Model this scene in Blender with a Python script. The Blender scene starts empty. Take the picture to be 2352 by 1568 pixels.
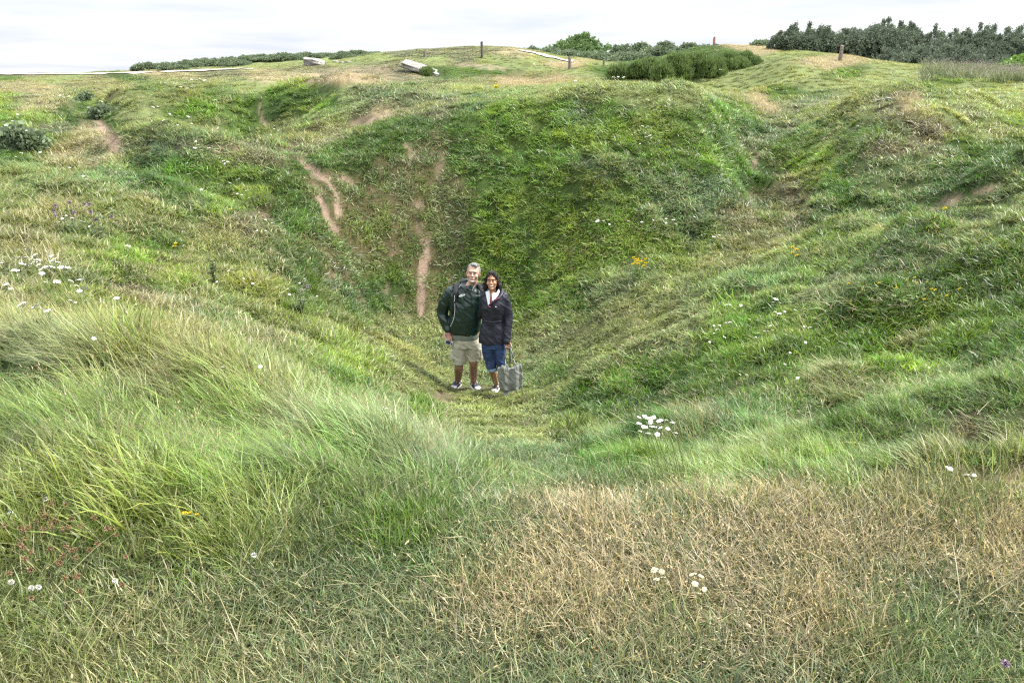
import bpy, bmesh, math, random
import numpy as np
from mathutils import Vector, Matrix
S = bpy.context.scene
COL = S.collection
R = math.radians
# ------------------------------------------------------------ camera, sky, sun
F, CX, CY, HOR = 1898.0, 1176.0, 784.0, 163.0      # survey units: photo measured at 2352 wide
PITCH = math.atan((CY - HOR) / F)
EYE = 1.6
cd = bpy.data.cameras.new('camera'); cam = bpy.data.objects.new('camera', cd); COL.objects.link(cam)
cam.location = (0, 0, EYE); cam.rotation_euler = (R(90) - PITCH, 0, 0)
cd.sensor_width = 36; cd.lens = 36 * F / 2352; cd.clip_start = 0.05; cd.clip_end = 6000
S.camera = cam
SUN_EL, SUN_AZ = 54.0, 86.0                        # azimuth clockwise from +Y (view direction)
w = bpy.data.worlds.new('World'); S.world = w; w.use_nodes = True
nt = w.node_tree; nt.nodes.clear()
out = nt.nodes.new('ShaderNodeOutputWorld'); bg = nt.nodes.new('ShaderNodeBackground')
sky = nt.nodes.new('ShaderNodeTexSky'); sky.sky_type = 'NISHITA'; sky.sun_disc = False
sky.sun_elevation = R(SUN_EL); sky.sun_rotation = R(SUN_AZ); sky.air_density = 1.0; sky.dust_density = 2.0
geo = nt.nodes.new('ShaderNodeTexCoord')
sepx = nt.nodes.new('ShaderNodeSeparateXYZ'); nt.links.new(geo.outputs['Generated'], sepx.inputs[0])
# cloud layer: direction projected on a flat cloud deck
zc = nt.nodes.new('ShaderNodeMath'); zc.operation = 'MAXIMUM'; zc.inputs[1].default_value = 0.0
nt.links.new(sepx.outputs[2], zc.inputs[0])
za = nt.nodes.new('ShaderNodeMath'); za.operation = 'ADD'; za.inputs[1].default_value = 0.06
nt.links.new(zc.outputs[0], za.inputs[0])
dv = nt.nodes.new('ShaderNodeVectorMath'); dv.operation = 'DIVIDE'
cb = nt.nodes.new('ShaderNodeCombineXYZ')
for i in range(3): nt.links.new(za.outputs[0], cb.inputs[i])
nt.links.new(geo.outputs['Generated'], dv.inputs[0]); nt.links.new(cb.outputs[0], dv.inputs[1])
mp = nt.nodes.new('ShaderNodeMapping'); mp.inputs['Scale'].default_value = (0.55, 0.42, 0.0); mp.inputs['Location'].default_value = (3.1, 1.7, 0)
nt.links.new(dv.outputs[0], mp.inputs[0])
n1 = nt.nodes.new('ShaderNodeTexNoise'); n1.inputs['Scale'].default_value = 1.0; n1.inputs['Detail'].default_value = 6; n1.inputs['Roughness'].default_value = 0.55
nt.links.new(mp.outputs[0], n1.inputs['Vector'])
cr = nt.nodes.new('ShaderNodeValToRGB')
cr.color_ramp.elements[0].position = 0.34; cr.color_ramp.elements[0].color = (3.3, 3.5, 3.95, 1)
cr.color_ramp.elements[1].position = 0.60; cr.color_ramp.elements[1].color = (4.15, 4.2, 4.3, 1)
nt.links.new(n1.outputs['Fac'], cr.inputs[0])
mx = nt.nodes.new('ShaderNodeMix'); mx.data_type = 'RGBA'; mx.inputs['Factor'].default_value = 0.93
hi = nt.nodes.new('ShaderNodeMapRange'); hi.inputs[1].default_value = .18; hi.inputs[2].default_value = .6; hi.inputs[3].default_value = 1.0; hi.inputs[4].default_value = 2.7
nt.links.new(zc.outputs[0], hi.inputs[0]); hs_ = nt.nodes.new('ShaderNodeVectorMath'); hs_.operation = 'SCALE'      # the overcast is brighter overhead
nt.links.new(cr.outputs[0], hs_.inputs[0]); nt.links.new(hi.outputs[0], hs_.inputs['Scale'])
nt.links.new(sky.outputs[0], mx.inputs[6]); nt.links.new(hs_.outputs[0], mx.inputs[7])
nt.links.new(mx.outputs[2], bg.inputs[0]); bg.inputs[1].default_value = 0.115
nt.links.new(bg.outputs[0], out.inputs[0])
sd = bpy.data.lights.new('sun', 'SUN'); sd.energy = 4.3; sd.angle = R(16); sd.color = (1.0, 0.95, 0.87)
sun = bpy.data.objects.new('sun', sd); COL.objects.link(sun)
_sv = Vector((math.sin(R(SUN_AZ)) * math.cos(R(SUN_EL)), math.cos(R(SUN_AZ)) * math.cos(R(SUN_EL)), math.sin(R(SUN_EL))))
sun.rotation_euler = _sv.to_track_quat('Z', 'Y').to_euler()
S.view_settings.view_transform = 'Standard'; S.view_settings.look = 'None'
S.view_settings.exposure = 1.2; S.view_settings.gamma = 1.0
S.cycles.use_denoising = False; S.cycles.filter_width = 1.25; S.cycles.sample_clamp_indirect = 4.0; S.cycles.max_bounces = 5; S.cycles.transparent_max_bounces = 4

# ------------------------------------------------------------ helpers
rng = np.random.default_rng(7)
SP, CP = math.sin(PITCH), math.cos(PITCH)
def ray(px, py):
    u = (CY - py) / F; return np.array([(px - CX) / F, CP + u * SP, -SP + u * CP])
def at(px, py, Y):                       # world point on the sight line at forward distance Y
    d = ray(px, py); return d / d[1] * Y + np.array([0, 0, EYE])
def project(x, y, z):
    z = z - EYE
    dep = y * CP - z * SP; up = y * SP + z * CP
    dep = np.maximum(dep, 0.05)
    return CX + F * x / dep, CY - F * up / dep
def _hash(ix, iy, seed):
    h = (ix.astype(np.int64) * 374761393 + iy.astype(np.int64) * 668265263 + seed * 974711) & 0xffffffff
    h = ((h ^ (h >> 13)) * 1274126177) & 0xffffffff
    return ((h ^ (h >> 16)) & 0xffffff) / float(0xffffff)
def vnoise(x, y, seed=0):
    ix = np.floor(x); iy = np.floor(y); fx = x - ix; fy = y - iy
    fx = fx * fx * fx * (fx * (fx * 6 - 15) + 10); fy = fy * fy * fy * (fy * (fy * 6 - 15) + 10)
    a = _hash(ix, iy, seed); b = _hash(ix + 1, iy, seed); c = _hash(ix, iy + 1, seed); d = _hash(ix + 1, iy + 1, seed)
    return (a * (1 - fx) + b * fx) * (1 - fy) + (c * (1 - fx) + d * fx) * fy
def fbm(x, y, seed=0, oct=4):            # about -1..1
    x = np.asarray(x, float); y = np.asarray(y, float)
    s = 0; amp = 1; tot = 0
    for o in range(oct):
        s = s + amp * (vnoise(x * 2**o * 1.03 + o * 17.3, y * 2**o - o * 9.1, seed + o) * 2 - 1); tot += amp; amp *= 0.5
    return s / tot * 1.5
def smooth(a, b, x):
    t = np.clip((x - a) / (b - a), 0, 1); return t * t * (3 - 2 * t)

def tag(o, label=None, cat=None, group=None, kind=None):
    if label: o['label'] = label
    if cat: o['category'] = cat
    if group: o['group'] = group
    if kind: o['kind'] = kind
    return o
def empty(name, loc=(0, 0, 0), rz=0):
    o = bpy.data.objects.new(name, None); COL.objects.link(o); o.location = loc; o.rotation_euler = (0, 0, rz); o.empty_display_size = 0.1
    return o
def mesh_np(name, V, Fc, mats=None, smooth_=True):
    """V (n,3); Fc list of arrays (m,k) with constant k each"""
    me = bpy.data.meshes.new(name); V = np.asarray(V, np.float32)
    if not isinstance(Fc, (list, tuple)): Fc = [Fc]
    loops = np.concatenate([f.reshape(-1) for f in Fc]).astype(np.int32)
    sizes = np.concatenate([np.full(len(f), f.shape[1], np.int32) for f in Fc])
    starts = np.concatenate([[0], np.cumsum(sizes)[:-1]]).astype(np.int32)
    me.vertices.add(len(V)); me.vertices.foreach_set('co', V.reshape(-1))
    me.loops.add(len(loops)); me.loops.foreach_set('vertex_index', loops)
    me.polygons.add(len(sizes)); me.polygons.foreach_set('loop_start', starts)
    me.polygons.foreach_set('loop_total', sizes)
    me.polygons.foreach_set('use_smooth', np.full(len(sizes), smooth_, bool))
    me.update(calc_edges=True); me.validate()
    if mats:
        for m in (mats if isinstance(mats, (list, tuple)) else [mats]): me.materials.append(m)
    return me
def link(name, me, parent=None):
    o = bpy.data.objects.new(name, me); COL.objects.link(o)
    if parent is not None: o.parent = parent
    return o
def bm_obj(name, bm, mat, parent=None, smooth_=True):
    me = bpy.data.meshes.new(name); bm.to_mesh(me); bm.free()
    if mat: me.materials.append(mat)
    me.polygons.foreach_set('use_smooth', [smooth_] * len(me.polygons))
    return link(name, me, parent)
def fattr(me, name, arr, domain='POINT', typ='FLOAT'):
    a = me.attributes.new(name, typ, domain)
    if typ == 'FLOAT': a.data.foreach_set('value', np.asarray(arr, np.float32).reshape(-1))
    elif typ == 'FLOAT_VECTOR': a.data.foreach_set('vector', np.asarray(arr, np.float32).reshape(-1))
    elif typ == 'FLOAT_COLOR':
        arr = np.asarray(arr, np.float32)
        if arr.shape[1] == 3: arr = np.concatenate([arr, np.ones((len(arr), 1), np.float32)], 1)
        a.data.foreach_set('color', arr.reshape(-1))
    elif typ == 'INT': a.data.foreach_set('value', np.asarray(arr, np.int32).reshape(-1))
    return a
def copy_tree(o, parent=None):
    c = o.copy(); COL.objects.link(c); c.parent = parent
    for ch in list(o.children): copy_tree(ch, c)
    return c
def mat_basic(name, color, rough=0.8, noise=0.0, nscale=10.0, spec=0.3, bump=0.0, bscale=40.0, color2=None, sheen=0):
    m = bpy.data.materials.new(name); m.use_nodes = True; t = m.node_tree; b = t.nodes['Principled BSDF']
    b.inputs['Roughness'].default_value = rough; b.inputs['Specular IOR Level'].default_value = spec
    b.inputs['Base Color'].default_value = (*color, 1)
    tc = t.nodes.new('ShaderNodeTexCoord')
    if noise > 0 or color2:
        n = t.nodes.new('ShaderNodeTexNoise'); n.inputs['Scale'].default_value = nscale; n.inputs['Detail'].default_value = 5
        t.links.new(tc.outputs['Object'], n.inputs['Vector'])
        r = t.nodes.new('ShaderNodeValToRGB'); r.color_ramp.elements[0].position = 0.3; r.color_ramp.elements[1].position = 0.7
        c2 = color2 or tuple(min(1, c * (1 + noise)) for c in color); c1 = color if color2 else tuple(c * (1 - noise) for c in color)
        r.color_ramp.elements[0].color = (*c1, 1); r.color_ramp.elements[1].color = (*c2, 1)
        t.links.new(n.outputs['Fac'], r.inputs[0]); t.links.new(r.outputs[0], b.inputs['Base Color'])
    if bump > 0:
        n2 = t.nodes.new('ShaderNodeTexNoise'); n2.inputs['Scale'].default_value = bscale; n2.inputs['Detail'].default_value = 6
        t.links.new(tc.outputs['Object'], n2.inputs['Vector'])
        bp = t.nodes.new('ShaderNodeBump'); bp.inputs['Strength'].default_value = bump; bp.inputs['Distance'].default_value = 0.02
        t.links.new(n2.outputs['Fac'], bp.inputs['Height']); t.links.new(bp.outputs[0], b.inputs['Normal'])
    if sheen: b.inputs['Sheen Weight'].default_value = sheen
    return m
# ------------------------------------------------------------ terrain heights
NEAR = [(1568, 1.87), (1300, 2.43), (1200, 2.7)]
CP_COLS = {
 0:   [(1100,3.0),(950,3.8),(850,4.6),(750,5.7),(650,7.2),(550,9.2),(450,11.8),(380,14.5),(330,18),(260,27),(200,45),(180,55)],
 200: [(1100,3.0),(950,3.8),(850,4.7),(750,6.0),(650,7.9),(550,10.0),(450,12.6),(380,15.2),(330,19),(260,27),(210,38),(182,55)],
 400: [(1100,3.0),(950,4.0),(860,5.0),(800,6.4),(700,8.4),(600,10.4),(500,12.8),(420,14.7),(362,15.9),(335,19),(300,23),(240,27),(195,33),(172,50)],
 600: [(1150,2.9),(1050,3.4),(960,4.3),(900,5.6),(820,7.6),(700,9.8),(600,11.6),(500,13.7),(420,15.4),(350,17),(322,21),(280,24),(220,29),(190,40)],
 750: [(1150,2.88),(1080,3.3),(1000,4.1),(930,5.6),(850,7.6),(760,10.2),(680,12.4),(600,13.5),(500,14.5),(420,15.4),(350,16.7),(300,21),(255,24),(215,27),(190,40)],
 900: [(1150,2.88),(1090,3.3),(1040,4.0),(980,5.6),(920,7.6),(850,9.4),(780,12.0),(720,13.9),(640,14.6),(540,15.2),(440,15.9),(350,16.7),(280,19.2),(250,22),(200,36),(180,44)],
 1050: [(1150,2.88),(1100,3.5),(1040,5.0),(980,7.0),(930,9.2),(900,10.6),(840,12.3),(760,14.0),(700,14.7),(600,15.2),(500,15.8),(400,16.5),(300,17.6),(258,19.0),(232,23),(200,33),(180,44)],
 1200: [(1150,2.88),(1110,3.6),(1060,4.9),(1000,6.8),(930,9.4),(900,10.5),(850,11.8),(780,13.2),(700,14.3),(600,14.9),(500,15.5),(400,16.2),(300,17.0),(237,17.9),(228,20),(215,24),(205,29),(185,44)],
 1400: [(1150,2.9),(1110,3.6),(1060,4.8),(1000,6.5),(930,8.3),(880,9.4),(800,10.8),(720,12.3),(640,13.7),(600,14.1),(500,14.8),(400,15.6),(300,16.5),(230,17.5),(223,19.5),(212,23),(203,27),(180,40)],
 1500: [(400,15.6),(300,16.6),(229,17.6),(223,19.8),(212,23),(202,27),(180,40)],
 1300: [(400,15.9),(300,16.8),(234,17.7),(226,19.8),(214,23.5),(204,28)],
 1600: [(1150,2.85),(1110,3.3),(1050,4.3),(980,5.9),(930,7.1),(860,8.6),(780,9.8),(700,11.2),(620,12.9),(560,14.0),(480,14.8),(400,15.6),(300,16.7),(224,17.9),(217,20),(208,23.5),(200,27),(180,40)],
 1750:[(1130,2.95),(1080,3.5),(1000,4.8),(930,6.2),(860,7.6),(780,8.9),(700,10.3),(620,11.9),(550,13.7),(480,15.7),(400,18),(330,20.5),(280,23),(240,27),(200,36),(170,42)],
 1950:[(1130,2.95),(1060,3.5),(980,4.5),(900,5.9),(800,7.8),(700,9.4),(600,11.2),(500,13.3),(400,15.8),(330,18.3),(258,21.5),(235,25),(200,33),(170,37)],
 2150:[(1100,3.0),(1020,3.6),(920,4.9),(820,6.5),(720,8.0),(620,9.6),(520,11.6),(420,14.0),(320,17.3),(250,21),(215,28),(190,34)],
 2352:[(1080,3.05),(980,3.7),(880,4.8),(780,6.1),(680,7.4),(580,9.0),(480,11.2),(380,14.2),(300,17.8),(240,22),(205,30)],
}
FAR = [(0,170,62),(150,168,62),(300,163,62),(450,158,62),(580,154,66),(700,146,66),(800,140,64),(880,128,62),(1000,113,60),(1100,108,60),(1180,112,60),(1240,124,57),(1320,142,54),
       (1450,146,56),(1560,140,52),(1600,124,54),(1680,110,52),(1770,108,50),(1850,122,44),(1950,142,40),(1850,124,52),(1950,140,50),(2100,158,48),(2352,175,48),(2200,166,46),(460,154,90),(550,143,90),(650,136,90),(750,132,90),(850,129,90),(930,129,90),(2100,158,38),(2352,176,36),(960,160,48),(1110,140,52),(720,152,55),
       (1500,158,42),(1650,135,44),(1800,140,38),(1250,165,45),(1000,178,46)]
pts = []
for px, lst in CP_COLS.items():
    for py, Y in (NEAR if px not in (1300, 1500) else []) + lst: pts.append(at(px, py, Y))
for px, py, Y in FAR: pts.append(at(px, py, Y))
P0 = np.array(pts)
th = np.arctan2(P0[:, 0], P0[:, 1]); rr = np.hypot(P0[:, 0], P0[:, 1])
pth, plr, pz = list(th), list(np.log(rr)), list(P0[:, 2])
def addp(deg, r, z): pth.append(R(deg)); plr.append(math.log(r)); pz.append(z)
for deg in (-90, -70, -52, 52, 70, 90):
    for r in (0.4, 1.0, 2.0, 3.2, 5, 8, 12, 18, 28, 45, 70):
        z = 0.05 if r < 3.5 else (-.2 if abs(deg) < 60 and deg > 0 and r < 14 else 0.15)
        if r > 14: z = 0.5
        addp(deg, r, z)
for deg in (-30, -10, 10, 30):
    for r in (0.4, 1.0): addp(deg, r, 0.02)
for deg in range(-90, 91, 12):
    addp(deg, 85, 1.2); addp(deg, 130, 0.4); addp(deg, 260, -4); addp(deg, 800, -14); addp(deg, 2500, -50)
pth = np.array(pth); plr = np.array(plr); pz = np.array(pz)
KT = 2.0
def _phi(d2): return 0.5 * d2 * np.log(d2 + 1e-12)
n = len(pth); A = np.zeros((n + 3, n + 3)); d2 = ((pth[:, None] - pth[None]) * KT)**2 + (plr[:, None] - plr[None])**2
A[:n, :n] = _phi(d2) + np.eye(n) * 0.0006; A[:n, n:] = np.stack([np.ones(n), pth * KT, plr], 1); A[n:, :n] = A[:n, n:].T
WTS = np.linalg.solve(A, np.concatenate([pz, np.zeros(3)]))
def base_h(x, y):
    sh = np.shape(x); x = np.ravel(x); y = np.ravel(y); o = np.empty(len(x))
    for i in range(0, len(x), 20000):
        X = x[i:i+20000]; Y = y[i:i+20000]
        t = np.clip(np.arctan2(X, Y), -1.55, 1.55); l = np.log(np.maximum(np.hypot(X, Y), 0.4))
        D = ((t[:, None] - pth[None]) * KT)**2 + (l[:, None] - plr[None])**2
        o[i:i+20000] = _phi(D) @ WTS[:n] + WTS[n] + WTS[n+1] * t * KT + WTS[n+2] * l
    return o.reshape(sh)
# bumpiness: tussocks, rills and hummocks, by photo survey areas (cx, cy, rx, ry, amplitude m, wavelength m)
BUMPS = [(1380,440,380,190,.24,.85),(2000,480,380,240,.20,1.4),(880,500,220,260,.10,.9),(500,420,260,120,.20,1.5),(450,250,380,80,.25,2.5),
         (1900,760,450,140,.16,1.1),(1450,920,260,90,.14,.8),(2000,1000,450,110,.10,.9),(400,720,500,220,.12,1.5),(1750,190,700,60,.12,3.5),(1050,150,400,40,.25,4),(700,225,160,50,.35,2.2)]
def height(x, y):
    x = np.asarray(x, float); y = np.asarray(y, float)
    z = base_h(x, y); r = np.hypot(x, y)
    px, py = project(x, y, z)
    for k, (bx, by, rx, ry, am, wl) in enumerate(BUMPS):
        wgt = np.exp(-np.clip(((px - bx) / rx)**2 + ((py - by) / ry)**2, 0, 30)**1.5) * (y > 1)
        nz = fbm(x / wl, y / wl, 31 + k, 3)
        if k == 1:   # wind and water rills running down the right slope
            u = (x * .62 - y * .78); v = (x * .78 + y * .62); nz = fbm(u / .75 + .5 * fbm(x / 2, y / 2, 5, 2), v / 3.6, 77, 3)
        z = z + am * 0.8 * (np.abs(nz) * 1.3 - 0.45) * wgt * ((1 - smooth(16.3, 17.6, y)) if k == 0 else 1) if k in (0, 2, 5) else z + am * .8 * nz * wgt
    tus = smooth(3, 7, r) * (1 - smooth(28, 45, r)); z = z + .10 * (np.abs(fbm(x / .55, y / .55, 15, 2)) - .3) * tus
    z = z + 0.022 * fbm(x / .5, y / .5, 3, 3) * smooth(1.2, 3, r) + 0.05 * fbm(x / 1.7, y / 1.7, 9, 2) * smooth(3, 8, r)
    z = z + smooth(80, 300, r) * 1.5 * fbm(x / 60, y / 60, 12, 3)
    return z
# ray to ground
def ground(px, py):
    d = ray(px, py); d = d / d[1]
    Y = np.exp(np.linspace(math.log(1.5), math.log(120), 900))
    g = EYE + d[2] * Y - height(d[0] * Y, Y)
    i = np.argmax(g < 0)
    if g[i] >= 0: i = len(Y) - 1
    t = Y[i-1] + (Y[i] - Y[i-1]) * g[i-1] / (g[i-1] - g[i] + 1e-9)
    x = d[0] * t; return np.array([x, t, float(height(np.array([x]), np.array([t]))[0])])
# hummocks, hollows and banks: (px, py, rx m, ry m, turn deg, height m) placed on the base surface
FEATS = [(1200,500,2.4,.6,0,.2),(1450,480,2.6,.6,-8,.15),(900,560,1.7,1.6,0,-.30),(1750,440,.9,2.6,18,-.3),(2030,330,1.2,3.4,-40,.6),(2150,300,1.0,2.6,-40,.2),(640,470,1.2,1.6,0,.2),(1660,380,1.0,.8,10,.2),(330,352,1.3,.8,10,.30),(450,372,1.5,.9,-10,.34),(560,400,1.3,.9,-20,.2),(690,222,2.6,1.6,5,.75),(590,262,1.6,3.0,-10,-.7),(560,300,2.0,1.6,0,-.35),(800,245,2.5,1.2,20,.25),
 (200,235,.8,3.5,25,-.5),(250,275,.6,2.5,25,-.3),(290,250,1.0,3.2,25,.4),(430,262,3.5,1.4,-25,.25),(160,240,.8,2,20,.25),(50,300,1.8,2.2,0,-.35),(60,345,2,.6,-10,.25),
 (1460,142,3.0,1.6,0,.3),(1560,135,4.0,1.8,-8,.35),(1640,128,2.5,1.4,0,.2),(1400,160,1.5,1.0,0,.3),(1800,212,2.8,1.2,0,.35),(1650,185,4,1.5,0,.3),(2140,205,3,1.,0,.25),
 (820,262,2.0,.5,25,.22),(760,290,2.0,.5,25,-.15),(1600,232,2.2,.4,-25,.2),(1450,234,2.0,.4,0,.14),(1660,252,2.0,.5,-25,.16),(1250,240,2.5,.5,5,.12),
 (1735,350,.7,2.5,20,-.25),(1710,430,.6,2,10,-.15),(1745,410,.6,.6,0,.2),(2060,250,2.2,.7,30,.35),(2180,262,1.6,.6,30,.3),(1985,268,1.5,.6,30,.25),(2080,285,1.3,.6,40,-.3),
 (2180,440,1.1,1.6,30,-.35),(2130,470,.8,.8,30,-.3),(2250,410,1.6,.6,35,.25),(2290,480,.8,2.2,-50,-.12),(1900,540,1.2,.5,35,.2),(2000,430,1.0,.4,40,.22),(1950,470,1.2,.4,40,-.22),
 (1840,560,1.5,.4,35,-.12),(2050,620,.9,.6,20,.22),(2140,540,1.3,.5,25,.3),(2280,640,1.3,.6,10,.22),(2330,560,1.,1.,10,.2),(1950,640,.8,.5,20,-.12),
 (1700,700,1.2,.7,15,.28),(1850,760,1.2,.6,15,.25),(2050,760,1.0,.6,0,.22),(1640,790,.8,.5,30,.12),(1500,860,.9,.5,20,.22),(1400,900,.8,.45,-10,.22),(1340,930,.5,.4,0,.12),
 (1960,950,.55,.35,20,-.28),(1900,900,1.2,.4,25,.18),(2240,1000,.5,.25,15,-.2),(2200,945,.9,.35,20,.15),(1500,1040,.6,.3,0,.22),(1430,1075,.35,.2,0,.1),(1480,1120,.5,.18,0,-.1),
 (0,905,.45,.3,0,-.16),(60,850,.8,.35,-20,.2),(350,900,.7,.3,-20,.2),(620,960,.6,.28,-20,.18),(900,1060,.5,.2,-20,.15),(230,740,1.2,.5,-30,.15),(640,820,1.,.5,-30,.12),(120,640,1.,.5,-20,.12),
 (170,1060,.35,.18,0,.1),(620,1130,.4,.2,0,.12),(400,480,1.2,.6,-30,.2),(230,470,1.3,.5,-30,.2),(600,560,1.,.6,-30,.15),(180,690,.5,.3,0,-.12)]
_FT = []
for (a, b, rx, ry, tn, h) in FEATS:
    d = ray(a, b); d = d / d[1]; Yv = np.exp(np.linspace(math.log(1.6), math.log(110), 500))
    g = EYE + d[2] * Yv - base_h(d[0] * Yv, Yv); i = int(np.argmax(g < 0)) or len(Yv) - 1
    _FT.append((d[0] * Yv[i], Yv[i], rx, ry, R(tn), h))
_height0 = height
def height(x, y):
    z = _height0(x, y); x = np.asarray(x, float); y = np.asarray(y, float)
    xx = x + .15 * fbm(x / .6, y / .6, 71, 2); yy = y + .15 * fbm(x / .6, y / .6, 72, 2)
    for fx, fy, rx, ry, tn, h in _FT:
        c, s = math.cos(tn), math.sin(tn); u = ((xx - fx) * c + (yy - fy) * s) / rx; v = (-(xx - fx) * s + (yy - fy) * c) / ry
        q = u * u + v * v; z = z + h * np.exp(-np.minimum(q, 30))
    return z

# bare soil scars of the far bank and worn ground: polylines (px, py, half width px) measured on the photo
SCARS = [[(690,362,5),(712,385,8),(732,402,7),(756,412,6),(770,440,5),(775,470,6),(778,488,7)],[(712,385,5),(720,410,4),(735,450,7),(746,480,7),(752,508,7),(768,522,10)],
 [(700,408,3),(696,430,3)],[(784,405,8),(805,420,7)],[(935,330,7),(948,350,6),(936,395,6)],[(955,465,9),(968,470,6)],[(958,505,5),(966,535,9),(985,555,3)],[(982,560,8),(975,600,10),(968,650,11),(966,700,8),(968,730,5)],
 [(762,625,5),(770,655,6)],[(806,570,9),(800,620,12),(822,660,14),(830,700,12)],[(890,655,8),(884,668,8)],[(1010,360,12),(1008,395,9)],[(905,570,5),(900,600,4)],
 [(218,270,6),(245,300,11),(268,325,12),(262,350,8)],[(595,240,4),(600,262,6),(608,285,4)],[(1000,910,18),(1030,915,12)],[(230,1452,28),(275,1440,18)],
 [(1735,365,8),(1728,385,6)],[(2300,425,8),(2240,440,7)],[(1320,862,8),(1340,858,6)],[(812,285,8),(850,272,14),(890,262,10)],[(1330,1085,12),(1360,1090,8)],
 [(620,186,50),(800,182,90),(950,180,50)],[(700,168,40),(860,160,60)],[(1080,150,30),(1150,158,25)],[(1900,1125,40),(2100,1105,60),(2352,1085,60)],[(2200,455,16),(2150,480,12)],[(600,490,8),(625,505,6)],[(270,352,12),(450,338,10),(650,348,9),(760,312,9),(900,262,9)],[(60,205,24),(150,230,30),(230,330,26)]]
SCARW = [1.,1.,.8,.8,.8,.7,.7,.9,.9,.3,.45,.6,.6,1.,.8,.6,.5,.6,.7,.7,.6,.4,.3,.3,.4,.4,.45,.5,.25,.22]
def scar_mask(px, py):
    o = np.zeros(np.shape(px)); wx = 4.5 * fbm(px / 14, py / 9, 41, 3); wy = 3 * fbm(px / 14, py / 9, 47, 3)
    X = px + wx; Y = py + wy
    for pl, w_ in zip(SCARS, SCARW):
        xs = [p[0] for p in pl]; ys = [p[1] for p in pl]; mw = max(p[2] for p in pl) * 2 + 6
        bb = (X > min(xs) - mw) & (X < max(xs) + mw) & (Y > min(ys) - mw) & (Y < max(ys) + mw)
        if not bb.any(): continue
        xb, yb = X[bb], Y[bb]; best = np.zeros(len(xb)); flat = mw > 45
        for (x0, y0, r0), (x1, y1, r1) in zip(pl[:-1], pl[1:]):
            dx, dy = x1 - x0, y1 - y0; t = np.clip(((xb - x0) * dx + (yb - y0) * dy) / (dx * dx + dy * dy), 0, 1)
            k = 5.0 if flat else 1.0
            dd = np.hypot((xb - x0 - t * dx), (yb - y0 - t * dy) * k) / (r0 + (r1 - r0) * t)
            best = np.maximum(best, 1 - smooth(.7, 1.45, dd))
        o[bb] = np.maximum(o[bb], best * w_)
    return o
# ------------------------------------------------------------ vegetation types and the map of where each grows
# tint (albedo), straw share, height m, density, kind (0 turf, 1 mid, 2 long, 3 dry seeding), ground colour
TY = {
 'turf': ((.112,.165,.055),.26,.05,1.0,0,(.055,.060,.026)),
 'worn': ((.150,.200,.062),.22,.04,.85,0,(.12,.125,.055)),
 'turfdry': ((.140,.175,.068),.36,.05,.97,0,(.085,.078,.042)),
 'tan': ((.215,.205,.095),.70,.06,.85,0,(.23,.20,.115)),
 'pink': ((.240,.200,.110),.80,.09,.85,3,(.21,.18,.10)),
 'drygr': ((.185,.170,.088),.82,.085,1.0,3,(.13,.10,.058)),
 'long': ((.150,.245,.052),.14,.20,1.0,2,(.05,.07,.022)),
 'longp': ((.205,.265,.105),.32,.21,1.0,2,(.09,.10,.04)),
 'slope': ((.155,.212,.060),.20,.16,1.0,1,(.08,.10,.035)),
 'sloped': ((.165,.195,.070),.34,.20,.95,1,(.10,.10,.045)),
 'lush': ((.112,.205,.024),.04,.15,1.0,1,(.045,.075,.018)),
 'lushy': ((.172,.255,.036),.06,.14,1.0,1,(.06,.09,.02)),
 'blue': ((.130,.200,.080),.10,.17,1.0,1,(.045,.07,.03)),
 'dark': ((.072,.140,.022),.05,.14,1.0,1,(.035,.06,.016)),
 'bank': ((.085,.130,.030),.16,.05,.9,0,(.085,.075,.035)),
 'comb': ((.120,.180,.050),.18,.12,1.0,1,(.06,.08,.03)),
 'combg': ((.170,.240,.075),.18,.14,1.0,1,(.06,.09,.03)),
 'brown': ((.140,.135,.068),.42,.14,.95,1,(.09,.08,.045)),
 'meadow': ((.215,.262,.092),.20,.11,.95,1,(.14,.17,.065)),
}
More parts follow.
